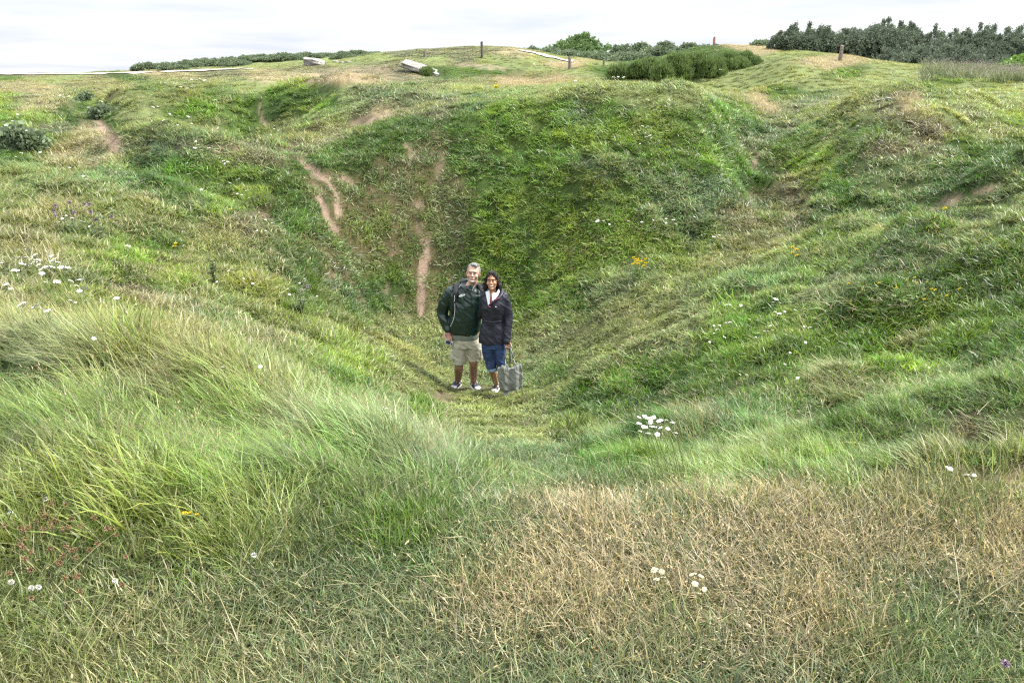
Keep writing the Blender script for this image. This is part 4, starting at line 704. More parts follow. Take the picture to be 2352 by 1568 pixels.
def rays_mesh(L_=.0):          # green rays under the umbel, down to a point
    ps = []
    for i in range(9):
        a = i * .698; ps.append(tube_np([[0, 0, -.42], [.25 * math.cos(a), .25 * math.sin(a), -.16], [.40 * math.cos(a), .40 * math.sin(a), .02]], [.02, .014, .01], 3))
    return join_np(ps)
UM = []
for k in range(4):
    V_, Q_ = umbel_mesh(k); UM.append((mesh_np('umbel', V_, Q_, M_PET), mesh_np('umbel_dry', V_, Q_, M_CREAM)))
RAYS = mesh_np('rays', *rays_mesh(), M_STEM)
STEMS = [mesh_np('stem', *tube_np([[.30 + .05 * k, 0, -.06], [.24 + .03 * k, .03, .3], [.13, 0, .65], [0, 0, 1.0]], [.008, .007, .006, .004], 5), M_STEM) for k in range(3)]
def umbel(px_, py_, d_, label, group, dry=False, hgt=None, name='umbel_flower'):
    """head seen at (px, py), d px across, on a stem leaning left in the wind"""
    q = gp(px_, min(py_ + 14, 1560)); Y_ = q[1]; h_ = hgt if hgt else min(.45, .14 + .030 * Y_)
    for _ in range(3):
        q = gp(px_, py_ + h_ * pxm(Y_) * .93); Y_ = q[1]
    k = rng.integers(4); top = at(px_, py_, Y_); h_ = max(.08, top[2] - q[2]); s_ = d_ / pxm(Y_) * .84; root = tag(empty(name, (top[0], Y_, q[2])), label, 'flower', group)
    st_ = link('stem', STEMS[k % 3], root); st_.scale = (h_, h_, h_ - s_ * .38); st_.rotation_euler = (0, 0, rng.normal(0, .5))
    hd_ = link('flower_head', UM[k][1 if dry else 0], root); hd_.location = (0, 0, h_); hd_.scale = (s_,) * 3; hd_.rotation_euler = (rng.normal(.25, .18), rng.normal(-.15, .2), rng.random() * 6)
    ry = link('rays', RAYS, hd_); return root
FL = {
 ('white umbel flower in the dense bunch on the left slope', 'dense bunch of white umbels on the left slope'): '65 573 16;40 591 18;58 592 16;78 587 20;75 606 26;52 606 18;86 597 16;117 588 15;122 597 17;100 616 24;118 613 18;140 614 18;155 615 20;35 621 20;96 628 16;133 602 12;88 608 14;70 596 14',
 ('white umbel flower on its own stalk just below the dense left bunch', 'loose white umbels below the left bunch'): '131 647 20;163 645 14;182 643 18;176 656 12;190 662 22;183 668 14;162 690 14;174 694 8;196 691 11;14 653 16;24 663 10;50 698 22;84 703 28;110 714 22;268 685 17;3 604 10;212 680 8;105 648 10',
 ('single white flower head scattered over the left bank of the hollow', 'white flowers scattered over the left bank'): '216 777 12;293 565 14;525 622 10;512 842 9;598 842 13;580 651 8;635 660 6;661 664 8;665 676 8;687 688 9;688 650 6;715 697 6;728 680 6;590 530 7;610 530 7;646 528 5;560 640 6;640 620 6;700 640 6;498 647 7;470 700 6',
 ('white flower head in the group by the pale purple thistle', 'white flowers around the left thistle'): '128 494 8;143 502 8;152 495 7;167 501 11;190 509 12;205 520 6;135 510 7;192 405 9;198 412 8',
 ('small white flower on the knob and the green bank below it', 'white flowers trailing down the knob'): '448 340 9;463 345 8;480 340 10;498 348 8;455 333 6;505 364 10;513 370 9;523 372 8;516 376 7;433 400 8;500 422 7;547 412 12;528 420 7;566 438 9;545 445 7;555 448 8;580 452 7;572 455 6;462 435 7;485 447 6;610 505 7;625 512 7;640 520 6;595 488 6;430 375 7',
 ('white flower beside the grassy lip between the two hollows', 'white flowers on the left grassy lip'): '155 358 10;160 385 7;20 353 8;48 352 9;36 360 6;92 350 8;10 362 6',
 ('white flower on the dark leafy shrub at the left edge', 'white flowers on the left shrub'): '8 280 8;14 288 9;5 292 7;33 288 8;28 278 6;40 263 11;46 268 8;10 300 6;60 300 6;22 270 6',
 ('white flower near the head of the worn trench', 'white flowers beside the trench'): '142 213 9;150 218 10;158 222 8;165 228 9;170 233 8;146 224 7;232 233 9;236 228 6;160 214 6;138 220 6',
 ('white flower in the second hollow behind the left saddle', 'white flowers in the second hollow'): '352 247 9;362 245 6;375 277 8;383 282 6;432 268 8;430 278 10;436 270 8;441 284 7;408 288 7;400 292 6;415 296 6;462 255 6;500 295 6;390 262 6;420 232 6;515 272 6;540 250 6;350 262 6;495 230 6;575 300 6;622 310 7;640 300 7;630 296 6;450 325 7',
 ('tiny white flower in the bright drift at the back of the second hollow', 'white drift behind the second hollow'): '430 186 8;440 183 8;450 184 9;460 182 7;470 185 9;478 188 7;425 192 6;445 192 7;330 178 6;345 180 6;270 190 6;415 200 7;430 203 7;440 200 6;380 190 6',
 ('white flower in the clump high on the bright green mound', 'white flowers high on the green mound'): '1476 290 9;1487 292 9;1494 300 8;1482 306 7;1492 312 11;1484 315 8;1496 318 7;1508 328 7;1242 347 11;1236 345 7;1452 310 5;1470 330 5;1410 445 5',
 ('white flower at the foot of the bright green mound', 'white flowers at the foot of the green mound'): '1372 508 12;1386 507 8;1400 515 6;1415 520 6;1443 508 7;1474 510 8;1500 505 7;1530 502 6;1547 505 8;1552 514 7;1530 512 6;1595 498 7;1640 544 10;1652 540 8;1662 548 8;1612 540 6',
 ('white daisy like flower on the lush tussock of the right slope', 'white flowers on the lush right tussock'): '1722 733 6;1782 687 14;1776 694 9;1791 695 8;1700 705 7;1655 696 12;1668 700 10;1677 700 8;1702 701 9;1780 716 9;1790 720 12;1803 716 8;1826 711 7;1754 707 7;1860 752 14;1847 750 7;1770 748 9;1740 734 5;1850 786 9;1640 748 8;1652 747 9;1666 741 10;1676 740 10;1646 756 11;1640 765 7;1664 774 9;1756 760 6;1764 760 8;1775 758 6;1815 810 8;1852 830 7;1803 836 8;1736 774 6;1630 785 7;1700 860 8;1714 860 6;1745 807 5',
 ('white umbel in the pale bunch where the right tussock meets the rim', 'pale bunch of white umbels near the rim'): '1468 958 14;1482 957 20;1498 960 22;1515 966 20;1530 965 18;1545 970 14;1468 972 16;1480 980 20;1500 980 22;1518 982 18;1534 984 14;1470 990 12;1488 995 16;1510 997 16;1552 994 12;1494 969 16',
 ('single white flower on the near rim', 'single white flowers on the near rim'): '878 941 10;888 938 9;899 944 12;880 935 7;1057 1097 12;2182 1076 18;2222 1090 14;2238 1091 13;2175 1072 9;1832 868 12;2080 320 9;2170 345 9;2182 460 9;2100 305 7;2160 375 7;2200 300 7',
 ('tiny white flower on the right plateau meadow', 'white flowers on the far plateau'): '1322 186 7;1410 178 8;1420 177 6;1432 178 8;1655 160 7;1350 195 6;1780 205 6;1240 148 6;1250 150 6;1260 149 6;1233 155 5;1226 148 5;870 200 7;850 205 7;968 240 5;1265 182 5'}
ORD = 'leftmost,second from the left,third from the left,fourth from the left,fifth from the left,sixth from the left,seventh from the left,eighth from the left,ninth from the left,tenth from the left,eleventh from the left,twelfth from the left,thirteenth from the left'.split(',')
for (lb, gr_), s_ in FL.items():
    L_ = sorted([tuple(map(float, it.split())) for it in s_.split(';')]); m_ = len(L_)
    for i, (a_, b_, c_) in enumerate(L_):
        # small groups can be told apart by their order from either side
        l2 = lb if m_ > 26 else '%s of the %s' % (ORD[i] if i < (m_ + 1) // 2 else ORD[m_ - 1 - i].replace('left', 'right'), gr_)
        umbel(a_, b_, c_, l2, gr_)
for a_, b_, c_ in [(1503, 1308, 24), (1520, 1312, 18), (1508, 1330, 20), (1524, 1325, 14), (1592, 1318, 22), (1610, 1322, 18), (1596, 1340, 20), (1618, 1352, 16), (1604, 1362, 18), (935, 1245, 16), (980, 1175, 14), (1200, 1288, 12)]:
    umbel(a_, b_, c_, 'withered cream flower head at %s' % {1503:'the top left of the left withered bunch',1520:'the top right of the left withered bunch',1508:'the bottom left of the left withered bunch',1524:'the bottom right of the left withered bunch',1592:'the top left of the right withered bunch',1610:'the top right of the right withered bunch',1596:'the middle left of the right withered bunch',1618:'the middle right of the right withered bunch',1604:'the bottom of the right withered bunch',935:'the left end of the dry tan grass',980:'the edge of the long green grass',1200:'the dry grass alone left of the withered bunches'}[int(a_)], 'withered cream flower heads in the foreground', True, .12, 'withered_flower')
# clover heads
def ball_cluster(seed, n_, r_, pr, flat=1.0):
    g = np.random.default_rng(seed); V = []; Q = []
    for i in range(n_):
        v = g.normal(size=3); v /= np.linalg.norm(v); c = v * r_ * np.array([1, 1, flat]); s = np.cross(v, g.normal(size=3)); s /= np.linalg.norm(s); u = v * .8 + np.cross(v, s) * .3
        V += [c - v * pr * .6, c + s * pr * .5, c + u * pr * 1.3, c - s * pr * .5]; Q.append([4 * i, 4 * i + 1, 4 * i + 2, 4 * i + 3])
    return np.array(V), np.array(Q)
CLB = mesh_np('clover_brown', *ball_cluster(1, 60, .006, .006), M_BRN); CLW = mesh_np('clover_white', *ball_cluster(2, 80, .006, .006), M_PET)
CST = mesh_np('clover_stem', *tube_np([[.015, 0, -.02], [.008, .004, .03], [0, 0, .07]], [.0012, .0012, .001], 4), M_STEM)
def clover(px_, py_, me_, sc_, lb, gr_):
    q = gp(px_, py_ + .06 * pxm(3)); root = tag(empty('clover_flower', (q[0], q[1], q[2])), lb, 'flower', gr_); s = link('stem', CST, root); h = link('flower_head', me_, root); h.location = (0, 0, .073); h.scale = (sc_,) * 3; h.rotation_euler = (rng.random(), rng.random(), rng.random() * 6); return root
g_ = np.random.default_rng(5)
for i in range(64):
    a_ = g_.normal(150, 75); b_ = g_.normal(1215, 62)
    if 0 < a_ < 330 and 1110 < b_ < 1400: clover(a_, b_, CLB, .75 + .3 * g_.random(), 'dried brown clover head in the patch at the lower left of the foreground', 'dried brown clover heads in the foreground')
for a_, b_, l_ in [(588,1280,'white clover flower standing alone on the near lawn'),(272,1341,'white clover flower below the brown clover heads'),(36,1344,'white clover flower nearest the left edge of the near lawn'),(82,1358,'left one of two white clover flowers side by side on the near lawn'),(98,1356,'right one of two white clover flowers side by side on the near lawn'),(113,1148,'white clover flower above the brown clover heads at the left')]:
    clover(a_, b_, CLW, .85, l_, 'white clover flowers')
clover(2298, 1535, mesh_np('clover_pink', *ball_cluster(4, 80, .008, .008), M_PINK), .8, 'pink clover flower at the lower right of the foreground', None)
# yellow flowers
YH = mesh_np('yellow_head', *ball_cluster(6, 26, .012, .016, .4), M_YEL)
def yellow(px_, py_, n_, spread, lb, h_=.3, hs=1.0, name='ragwort_plant'):
    q = gp(px_, py_ + h_ * F / gp(px_, py_ + 10)[1] * .9); root = tag(empty(name, tuple(q)), lb, 'flower'); ps = []
    g = np.random.default_rng(int(px_))
    for i in range(n_):
        x_, y_ = g.normal(0, spread, 2); hh = h_ * (.8 + .3 * g.random()); ps.append(tube_np([[x_ * .2, y_ * .2, -.03], [x_ * .5, y_ * .5, hh * .5], [x_, y_, hh]], [.004, .003, .002], 4)); o = link('flower_head', YH, root); o.location = (x_, y_, hh); o.scale = (hs,) * 3
    link('stems', mesh_np('stems', *join_np(ps), M_STEM), root)
    if n_ > 8:
        C = g.normal(0, 1, (220, 3)) * np.array([spread * 1.0, spread * 1.0, h_ * .22]) + np.array([0, 0, h_ * .42]); d = g.normal(size=(220, 3)); d /= np.linalg.norm(d, axis=1)[:, None]; s = np.cross(d, g.normal(size=(220, 3))); s /= np.linalg.norm(s, axis=1)[:, None]
        V = np.stack([C, C + d * .03 + s * .008, C + d * .06, C + d * .03 - s * .008], 1).reshape(-1, 3); me = mesh_np('leaves', V, np.arange(880).reshape(-1, 4), M_BROOM, False); fattr(me, 'rnd', np.repeat(g.random(220), 4)); link('leaves', me, root)
    return root
yellow(1464, 603, 16, .07, 'yellow ragwort plant standing on the grass right of the two people', .36, 1.0)
yellow(407, 566, 2, .02, 'small orange yellow flower on the left slope', .2, 1.0, 'yellow_flower'); yellow(1822, 574, 2, .03, 'upper yellow flower on the path side of the right slope', .2, 1.2, 'yellow_flower'); yellow(1822, 586, 2, .03, 'lower yellow flower on the path side of the right slope', .2, 1.1, 'yellow_flower')
yellow(2110, 655, 14, .28, 'clump of tiny yellow flowers on the shaded right slope', .12, .6, 'yellow_flowers'); yellow(1920, 592, 8, .3, 'sparse clump of tiny yellow flowers above the shaded right slope', .12, .5, 'yellow_flowers')
yellow(2165, 482, 1, .02, 'single yellow flower under the dark hollow of the right slope', .15, 1.2, 'yellow_flower'); yellow(446, 1168, 4, .015, 'small yellow vetch flower in the tall grass of the near left rim', .06, .32, 'yellow_flower'); yellow(1138, 203, 1, .02, 'orange yellow flower on the plateau edge above the mound', .2, 3.0, 'yellow_flower'); yellow(535, 480, 1, .02, 'orange yellow flower near the white ones on the green bank', .15, .9, 'yellow_flower')
# thistles
def thistle(px_, py_, h_, lb, nh, seed, sp=.10):
    g = np.random.default_rng(seed); q = gp(px_, py_); root = tag(empty('thistle_plant', tuple(q)), lb, 'thistle'); ps = []; LV = []
    for i in range(4):
        tx, ty = g.normal(0, sp, 2); tt = np.linspace(0, 1, 6)[:, None]; P = np.array([[0, 0, -.03]]) * (1 - tt) + np.array([[tx, ty, h_ * (.75 + .3 * g.random())]]) * tt; ps.append(tube_np(P, np.linspace(.008, .003, 6), 5))
        for j in range(26):
            f = g.random(); c = P[0] * (1 - f) + P[-1] * f; a = g.random() * 6.283; d = np.array([math.cos(a), math.sin(a), .4]); s = np.array([-math.sin(a), math.cos(a), 0.]); l_ = .10 * (1.1 - f * .8); LV += [c, c + d * l_ * .4 + s * .016, c + d * l_, c + d * l_ * .4 - s * .016]
    link('stems', mesh_np('stems', *join_np(ps), M_STEM), root); me = mesh_np('leaves', np.array(LV), np.arange(len(LV)).reshape(-1, 4), M_THG, False); fattr(me, 'rnd', np.repeat(g.random(len(LV) // 4), 4)); link('leaves', me, root)
    hm = mesh_np('thistle_head', *ball_cluster(seed, 50, .011, .016), M_PINK)
    for i in range(nh):
        o = link('flower_head', hm, root); o.location = (g.normal(0, sp), g.normal(0, sp), h_ * (.72 + .3 * g.random()))
    return root
thistle(172, 545, .42, 'purple headed thistle on the left slope above the white bunch', 7, 61, .14); thistle(228, 560, .40, 'darker thistle just right of the purple headed one on the left slope', 3, 62, .10)
thistle(690, 722, .42, 'slim dark thistle on the floor edge left of the bare scars', 2, 63, .05); thistle(492, 655, .36, 'tall dry dock stalk standing on the left slope', 0, 64, .03)
# thistle field below the hedge
C_TH = bpy.data.collections.new('tufts_thistle')
M_THF = grass_mat('thistle_field', (.30, .28, .2), (.50, .38, .50))
for i in range(4):
    me = blade_mesh('tuft', nb=34, rad=.2, h0=.3, h1=.75, w=.012, lean=.18, spread=3, curl=.3, seed=900 + i, heads=.0, segs=3)
    me.materials.append(M_THF); me2 = me; C_TH.objects.link(bpy.data.objects.new('thistle_tuft_%d' % i, me2))
for i in range(2):
    me = blade_mesh('tuft', nb=26, rad=.2, h0=.45, h1=.8, w=.008, lean=.15, spread=3, curl=.2, seed=950 + i, heads=.9, segs=3); V_ = np.empty(len(me.vertices) * 3, np.float32); me.vertices.foreach_get('co', V_); hd_ = np.empty(len(me.vertices), np.float32); me.attributes['head'].data.foreach_get('value', hd_)
    V_ = V_.reshape(-1, 3); hi_ = np.where(hd_ > .5)[0].reshape(-1, 4); c_ = V_[hi_].mean(1, keepdims=True); V_[hi_] = c_ + (V_[hi_] - c_) * np.array([2.2, 2.2, 1.2]); me.vertices.foreach_set('co', V_.reshape(-1)); me.materials.append(M_THF); C_TH.objects.link(bpy.data.objects.new('thistle_head_%d' % i, me))
n_ = 1500; tpx = 2030 + 380 * rng.random(n_); tY = 31 + 8.5 * rng.random(n_); tX = (tpx - CX) / F * tY * 1.05; tz = hq(tX, tY); ppx, ppy = project(tX, tY, tz); k_ = (ppy > 142 + (2352 - ppx) * -.01) & (fbm(tX * .4, tY * .4, 97, 2) > -.45) & ((ppx - 2030) / 200 > rng.random(n_)); tX, tY, tz = tX[k_], tY[k_], tz[k_]
scatter('thistle_field', 'band of pale purple thistles below the gorse hedge', C_TH, 6, tX, tY, tz, rng.random(len(tX)) * 6.28, .9 + .3 * rng.random(len(tX)), .45 + .35 * rng.random(len(tX)), np.array([.13, .17, .085]) * (.8 + .4 * rng.random(len(tX)))[:, None], np.full(len(tX), .3))['label'] = 'band of pale purple thistles below the gorse hedge'
# a scrap of pale litter
bm = bmesh.new(); bmesh.ops.create_cube(bm, size=1); bmesh.ops.subdivide_edges(bm, edges=bm.edges, cuts=3, use_grid_fill=True)
for v in bm.verts: v.co = Vector((v.co.x * .035 * (1 - .3 * abs(v.co.y)), v.co.y * .014, v.co.z * .010 + .004 * math.sin(v.co.x * 9)))
o = bm_obj('plastic_scrap', bm, mat_basic('pale_blue_plastic', (.52, .58, .64), .35, .1, 30), None); q_ = gp(24, 1206); o.location = (q_[0], q_[1], q_[2] + .045); o.rotation_euler = (.2, -.3, .3); tag(o, 'pale blue gray plastic scrap lying in the grass at the lower left edge', 'litter')
# ------------------------------------------------------------ the two people
def DP(cx, cy): return (1000 + cx / 4.127) / 1.0408, (600 + cy / 4.127) / 1.0408      # close-up survey -> survey px
BM = gp(*DP(467, 1398)); YM = BM[1]; BW = gp(*DP(820, 1440)); YW = BW[1]
def J(cx, cy, dy=0.0, Y0=None): return at(*DP(cx, cy), (YM if Y0 is None else Y0) + dy)
def JW(cx, cy, dy=0.0): return at(*DP(cx, cy), YW + dy)
def catm(P, n_):
    P = np.asarray(P, float); m = len(P)
    if m == 2: t_ = np.linspace(0, 1, n_)[:, None]; return P[0] * (1 - t_) + P[1] * t_
    E = np.concatenate([[2 * P[0] - P[1]], P, [2 * P[-1] - P[-2]]]); o = []
    for u in np.linspace(0, m - 1 - 1e-6, n_):
        i = int(u); f = u - i; a, b, c, d = E[i], E[i+1], E[i+2], E[i+3]
        o.append(.5 * (2 * b + (c - a) * f + (2 * a - 5 * b + 4 * c - d) * f**2 + (3 * b - a - 3 * c + d) * f**3))
    return np.array(o)
def rings(centers, A, B, ra, rb, k=20, power=2.0):
    an_ = np.linspace(0, 2 * math.pi, k, endpoint=False); c, s = np.cos(an_), np.sin(an_)
    c = np.sign(c) * np.abs(c)**(2 / power); s = np.sign(s) * np.abs(s)**(2 / power)
    V = centers[:, None] + ra[:, None, None] * c[None, :, None] * A[:, None] + rb[:, None, None] * s[None, :, None] * B[:, None]
    n_ = len(centers); i = np.arange(n_ * k).reshape(n_, k); Q = np.stack([i[:-1], np.roll(i, -1, 1)[:-1], np.roll(i, -1, 1)[1:], i[1:]], -1).reshape(-1, 4)
    V = V.reshape(-1, 3); V = np.concatenate([V, centers[:1], centers[-1:]]); c0, c1 = n_ * k, n_ * k + 1
    T0 = np.stack([np.full(k, c0), np.roll(i[0], -1), i[0]], -1); T1 = np.stack([np.full(k, c1), i[-1], np.roll(i[-1], -1)], -1)
    return V, Q, np.concatenate([T0, T1])
def limb(P, rad, n_=18, k=14, flat=1.0, side=(1, 0, 0)):
    C = catm(P, n_); rr_ = np.interp(np.linspace(0, 1, n_), np.linspace(0, 1, len(rad)), rad); T_ = np.gradient(C, axis=0); T_ /= np.linalg.norm(T_, axis=1)[:, None]
    ends = [C[0] - T_[0] * rr_[0] * f for f in (.8, .45)], [C[-1] + T_[-1] * rr_[-1] * f for f in (.45, .8)]
    C = np.concatenate([ends[0], C, ends[1]]); rr_ = np.concatenate([[rr_[0] * .5, rr_[0] * .88], rr_, [rr_[-1] * .88, rr_[-1] * .5]]); T_ = np.concatenate([T_[:1], T_[:1], T_, T_[-1:], T_[-1:]])
    sd_ = np.asarray(side, float); A = sd_ - T_ * (T_ @ sd_)[:, None]; A /= np.linalg.norm(A, axis=1)[:, None]; B = np.cross(T_, A)
    return rings(C, A, B, rr_, rr_ * flat, k)
def loft(secs, n_=26, k=28, power=2.3):
    """secs: (x, y, z, half width, half depth)"""
    S_ = np.array(secs, float); I = catm(S_, n_); C = I[:, :3]; A = np.tile([1., 0, 0], (n_, 1)); B = np.tile([0, 1., 0], (n_, 1))
    return rings(C, A, B, np.maximum(I[:, 3], .004), np.maximum(I[:, 4], .004), k, power)
def ball(c, r_, k=14):
    c = np.asarray(c, float); r_ = np.broadcast_to(r_, 3); ph = np.linspace(-math.pi / 2 + .15, math.pi / 2 - .15, k); C = c + np.stack([0 * ph, 0 * ph, np.sin(ph) * r_[2]], -1)
    return rings(C, np.tile([1., 0, 0], (k, 1)), np.tile([0, 1., 0], (k, 1)), np.cos(ph) * r_[0], np.cos(ph) * r_[1], 18)
def xf(part, M):
    V, Q, T_ = part; V = np.c_[V, np.ones(len(V))] @ np.array(M).T; return V[:, :3], Q, T_
def solid(name, parts, voxel, mat, parent, origin, wrinkle=0, wscale=8, smooth_it=4, colorf=None, seed=1, vertical=1.0):
    Vs, Qs, Ts, o = [], [], [], 0
    for V, Q, T_ in parts: Vs.append(V - origin); Qs.append(Q + o); Ts.append(T_ + o); o += len(V)
    me = mesh_np(name, np.concatenate(Vs), [np.concatenate(Qs), np.concatenate(Ts)], None); bm = bmesh.new(); bm.from_mesh(me)
    bmesh.ops.recalc_face_normals(bm, faces=bm.faces); bm.to_mesh(me); bm.free()
    tmp = bpy.data.objects.new('tmp', me); COL.objects.link(tmp); md = tmp.modifiers.new('r', 'REMESH'); md.mode = 'VOXEL'; md.voxel_size = voxel; md.use_smooth_shade = True
    if smooth_it: ms = tmp.modifiers.new('s', 'SMOOTH'); ms.factor = .5; ms.iterations = smooth_it
    dg = bpy.context.evaluated_depsgraph_get(); dg.update(); ev = tmp.evaluated_get(dg); m2 = bpy.data.meshes.new_from_object(ev); bpy.data.objects.remove(tmp)
    m2.name = name; n_ = len(m2.vertices); co = np.empty(n_ * 3, np.float32); m2.vertices.foreach_get('co', co); co = co.reshape(-1, 3)
    if wrinkle:
        no = np.empty(n_ * 3, np.float32); m2.vertices.foreach_get('normal', no); no = no.reshape(-1, 3)
        a_ = fbm(co[:, 0] * wscale + co[:, 1] * 5, co[:, 2] * wscale * vertical + co[:, 0] * 2.5, seed, 3); b_ = fbm((co[:, 0] + co[:, 2]) * wscale * 1.3 + 9, (co[:, 2] - co[:, 0]) * wscale * .5 + co[:, 1] * 6, seed + 5, 3)
        co = co + no * (wrinkle * (.6 * a_ - np.abs(b_) * 1.2 + .4))[:, None]; m2.vertices.foreach_set('co', co.astype(np.float32).reshape(-1))
    m2.materials.clear(); m2.materials.append(mat); m2.polygons.foreach_set('use_smooth', [True] * len(m2.polygons))
    if colorf is not None:
        for a in list(m2.attributes):
            if a.name == 'tone': m2.attributes.remove(a)
        fattr(m2, 'tone', colorf(co + origin), typ='FLOAT_COLOR')
    return link(name, m2, parent)
def tone_mat(name, rough=.55, spec=.35, sss=0.0, bump=0):
    m = bpy.data.materials.new(name); m.use_nodes = True; t = m.node_tree; b = t.nodes['Principled BSDF']; a = t.nodes.new('ShaderNodeAttribute'); a.attribute_name = 'tone'
    t.links.new(a.outputs['Color'], b.inputs['Base Color']); b.inputs['Roughness'].default_value = rough; b.inputs['Specular IOR Level'].default_value = spec
    if sss: b.inputs['Subsurface Weight'].default_value = sss; b.inputs['Subsurface Radius'].default_value = (.01, .004, .002)
    return m
def lerp(a, b, t_): return a * (1 - t_[:, None]) + np.asarray(b) * t_[:, None]
def gauss(V, c, r_): return np.exp(-(((V - np.asarray(c)) / np.asarray(r_))**2).sum(1))
M_SKIN = tone_mat('skin', .5, .4, .08)
def head_frame(c, yaw, pitch, roll, s_=1.0): return Matrix.Translation(Vector(c)) @ Matrix.Rotation(yaw, 4, 'Z') @ Matrix.Rotation(roll, 4, 'Y') @ Matrix.Rotation(pitch, 4, 'X') @ Matrix.Scale(s_, 4)
def head_parts(M, male):
    w_ = .076 if male else .068; L_ = [ball((0, .012, .030), (w_, .095, .098)), ball((0, -.012, -.035), (w_ * .86, .072, .075)), ball((0, -.040, -.078), (w_ * (.62 if male else .48), .042, .036))]
    L_ += [ball((0, -.070, .035), (w_ * .70, .022, .016)), ball((0, -.082, -.010), (.011, .020, .028)), ball((0, -.098, -.022), (.016, .015, .012)), ball((0, -.075, -.088), (.022, .018, .016))]
    for s_ in (-1, 1):
        L_ += [ball((s_ * (w_ + .002), .012, .0), (.010, .018, .032)), ball((s_ * w_ * .60, -.058, -.022), (.024, .024, .022)), ball((s_ * .012, -.090, -.024), (.008, .010, .008))]
    L_ += [ball((0, -.080, -.052), (.028, .012, .007)), ball((0, -.078, -.061), (.024, .012, .007))]
    return [xf(p, M) for p in L_]
def hand_parts(W, D, N, s_=1.0, curl=1.2, thumb=1, spread=.3):
    """wrist W, finger direction D, palm normal N (the way fingers curl)"""
    D = np.array(D, float); D /= np.linalg.norm(D); N = np.array(N, float); N -= D * (N @ D); N /= np.linalg.norm(N); X_ = np.cross(D, N) * thumb; W = np.array(W, float)
    L_ = [limb([W - D * .02 * s_, W + D * .03 * s_, W + D * .085 * s_], [.026 * s_, .036 * s_, .038 * s_], 8, 14, .42, X_)]
    for i, (o_, ln_) in enumerate([(-.028, .070), (-.0095, .080), (.0095, .075), (.028, .058)]):
        p = W + D * .088 * s_ - X_ * o_ * s_; a = .25; P = [p]
        for sg in (.42, .32, .26):
            a += curl * (.5 + .08 * i) * .8; p = p + (D * math.cos(a) + N * math.sin(a)) * ln_ * sg * s_; P.append(p)
        L_.append(limb(P, [.0092 * s_, .0088 * s_, .0080 * s_, .0070 * s_], 12, 10))
    b = W + D * .030 * s_ + X_ * .028 * s_; L_.append(limb([b, b + (D * .6 + X_ * .7 + N * .4) * .032 * s_, b + (D * .95 + X_ * .55 + N * .9) * .062 * s_], [.014 * s_, .011 * s_, .009 * s_], 10, 10))
    return L_
def shoe(parent, ankle, ang, upper, toe, sole_m, lace, s_=1.0, seed=0, up=1.0):
    """ankle world point; ang: direction of the toes from -Y, positive to the photo's right"""
    gx, gy = ankle[0], ankle[1]; gz = float(hq(np.array([gx]), np.array([gy]))[0]) + .008; M = Matrix.Translation(Vector((gx, gy, gz))) @ Matrix.Rotation(ang, 4, 'Z') @ Matrix.Scale(s_, 4)
    def prof(z0, z1, wid, l0, l1):
        secs = []; n_ = 14
        for i in range(n_):
            f = i / (n_ - 1); y_ = l0 + (l1 - l0) * f; e_ = math.sqrt(max(0.0, 1 - abs(2 * f - 1)**4)); ww = wid * (.80 + .25 * math.sin(f * 2.6 + .2)) * max(e_, .18); secs.append((y_, ww, z0(f), z1(f)))
        Cn = np.array([[0, -s[0], (s[2] + s[3]) / 2] for s in secs]); return rings(Cn, np.tile([1., 0, 0], (n_, 1)), np.tile([0, 0, 1.], (n_, 1)), np.array([s[1] for s in secs]), np.array([(s[3] - s[2]) / 2 for s in secs]), 18, 2.8)
    org = np.array([gx, gy, gz]); u1 = prof(lambda f: .018, lambda f: .115 - .065 * smooth(.25, .85, f), .047, -.07, .20)
    def cf(V):
        q = (V - org) @ np.array([[math.cos(ang), -math.sin(ang), 0], [math.sin(ang), math.cos(ang), 0], [0, 0, 1]]) / s_; y_ = -q[:, 1]; c = np.tile(np.array(upper), (len(V), 1)); c = lerp(c, toe, smooth(.10, .125, y_) * (1 - smooth(.185, .20, y_)))
        return lerp(c, toe, smooth(.5, .55, np.sin(q[:, 1] * 55 + q[:, 2] * 40)) * smooth(.02, .03, np.abs(q[:, 0])) * .8 * (y_ < .1))
    up_ = solid('shoe', [xf(u1, M), xf(ball((0, .015, .085), (.040, .052, .035)), M)], .006, M_SHOE, parent, org, 0, colorf=cf, smooth_it=3); up_.location = org - PO[parent.name]
    so = prof(lambda f: -.004, lambda f: .026 + .008 * (1 - f), .050, -.076, .208); o = solid('sole', [xf(so, M)], .006, sole_m, up_, org, smooth_it=2)
    lc = []
    for i in range(5):
        y_ = -.035 - i * .017; z_ = .112 - i * .011; lc.append(xf(limb([(-.022, y_, z_ - .012), (0, y_ - .004, z_), (.022, y_, z_ - .012)], [.0035] * 3, 8, 6), M))
    solid('laces', lc, .003, lace, up_, org, smooth_it=0)
    return up_
PO = {}
def person_root(name, B, label):
    o = tag(empty(name, tuple(B)), label, 'person'); PO[o.name] = np.array(B); return o
M_SHOE = tone_mat('shoe_uppers', .6, .3); M_WSOLE = mat_basic('white_sole', (.62, .62, .62), .6, .15, 30); M_DLACE = mat_basic('dark_laces', (.03, .03, .035), .8, .1, 30); M_TSOLE = mat_basic('teal_sole', (.35, .50, .52), .6, .15, 30)
M_SOCK = mat_basic('white_sock', (.6, .6, .62), .9, .1, 60)

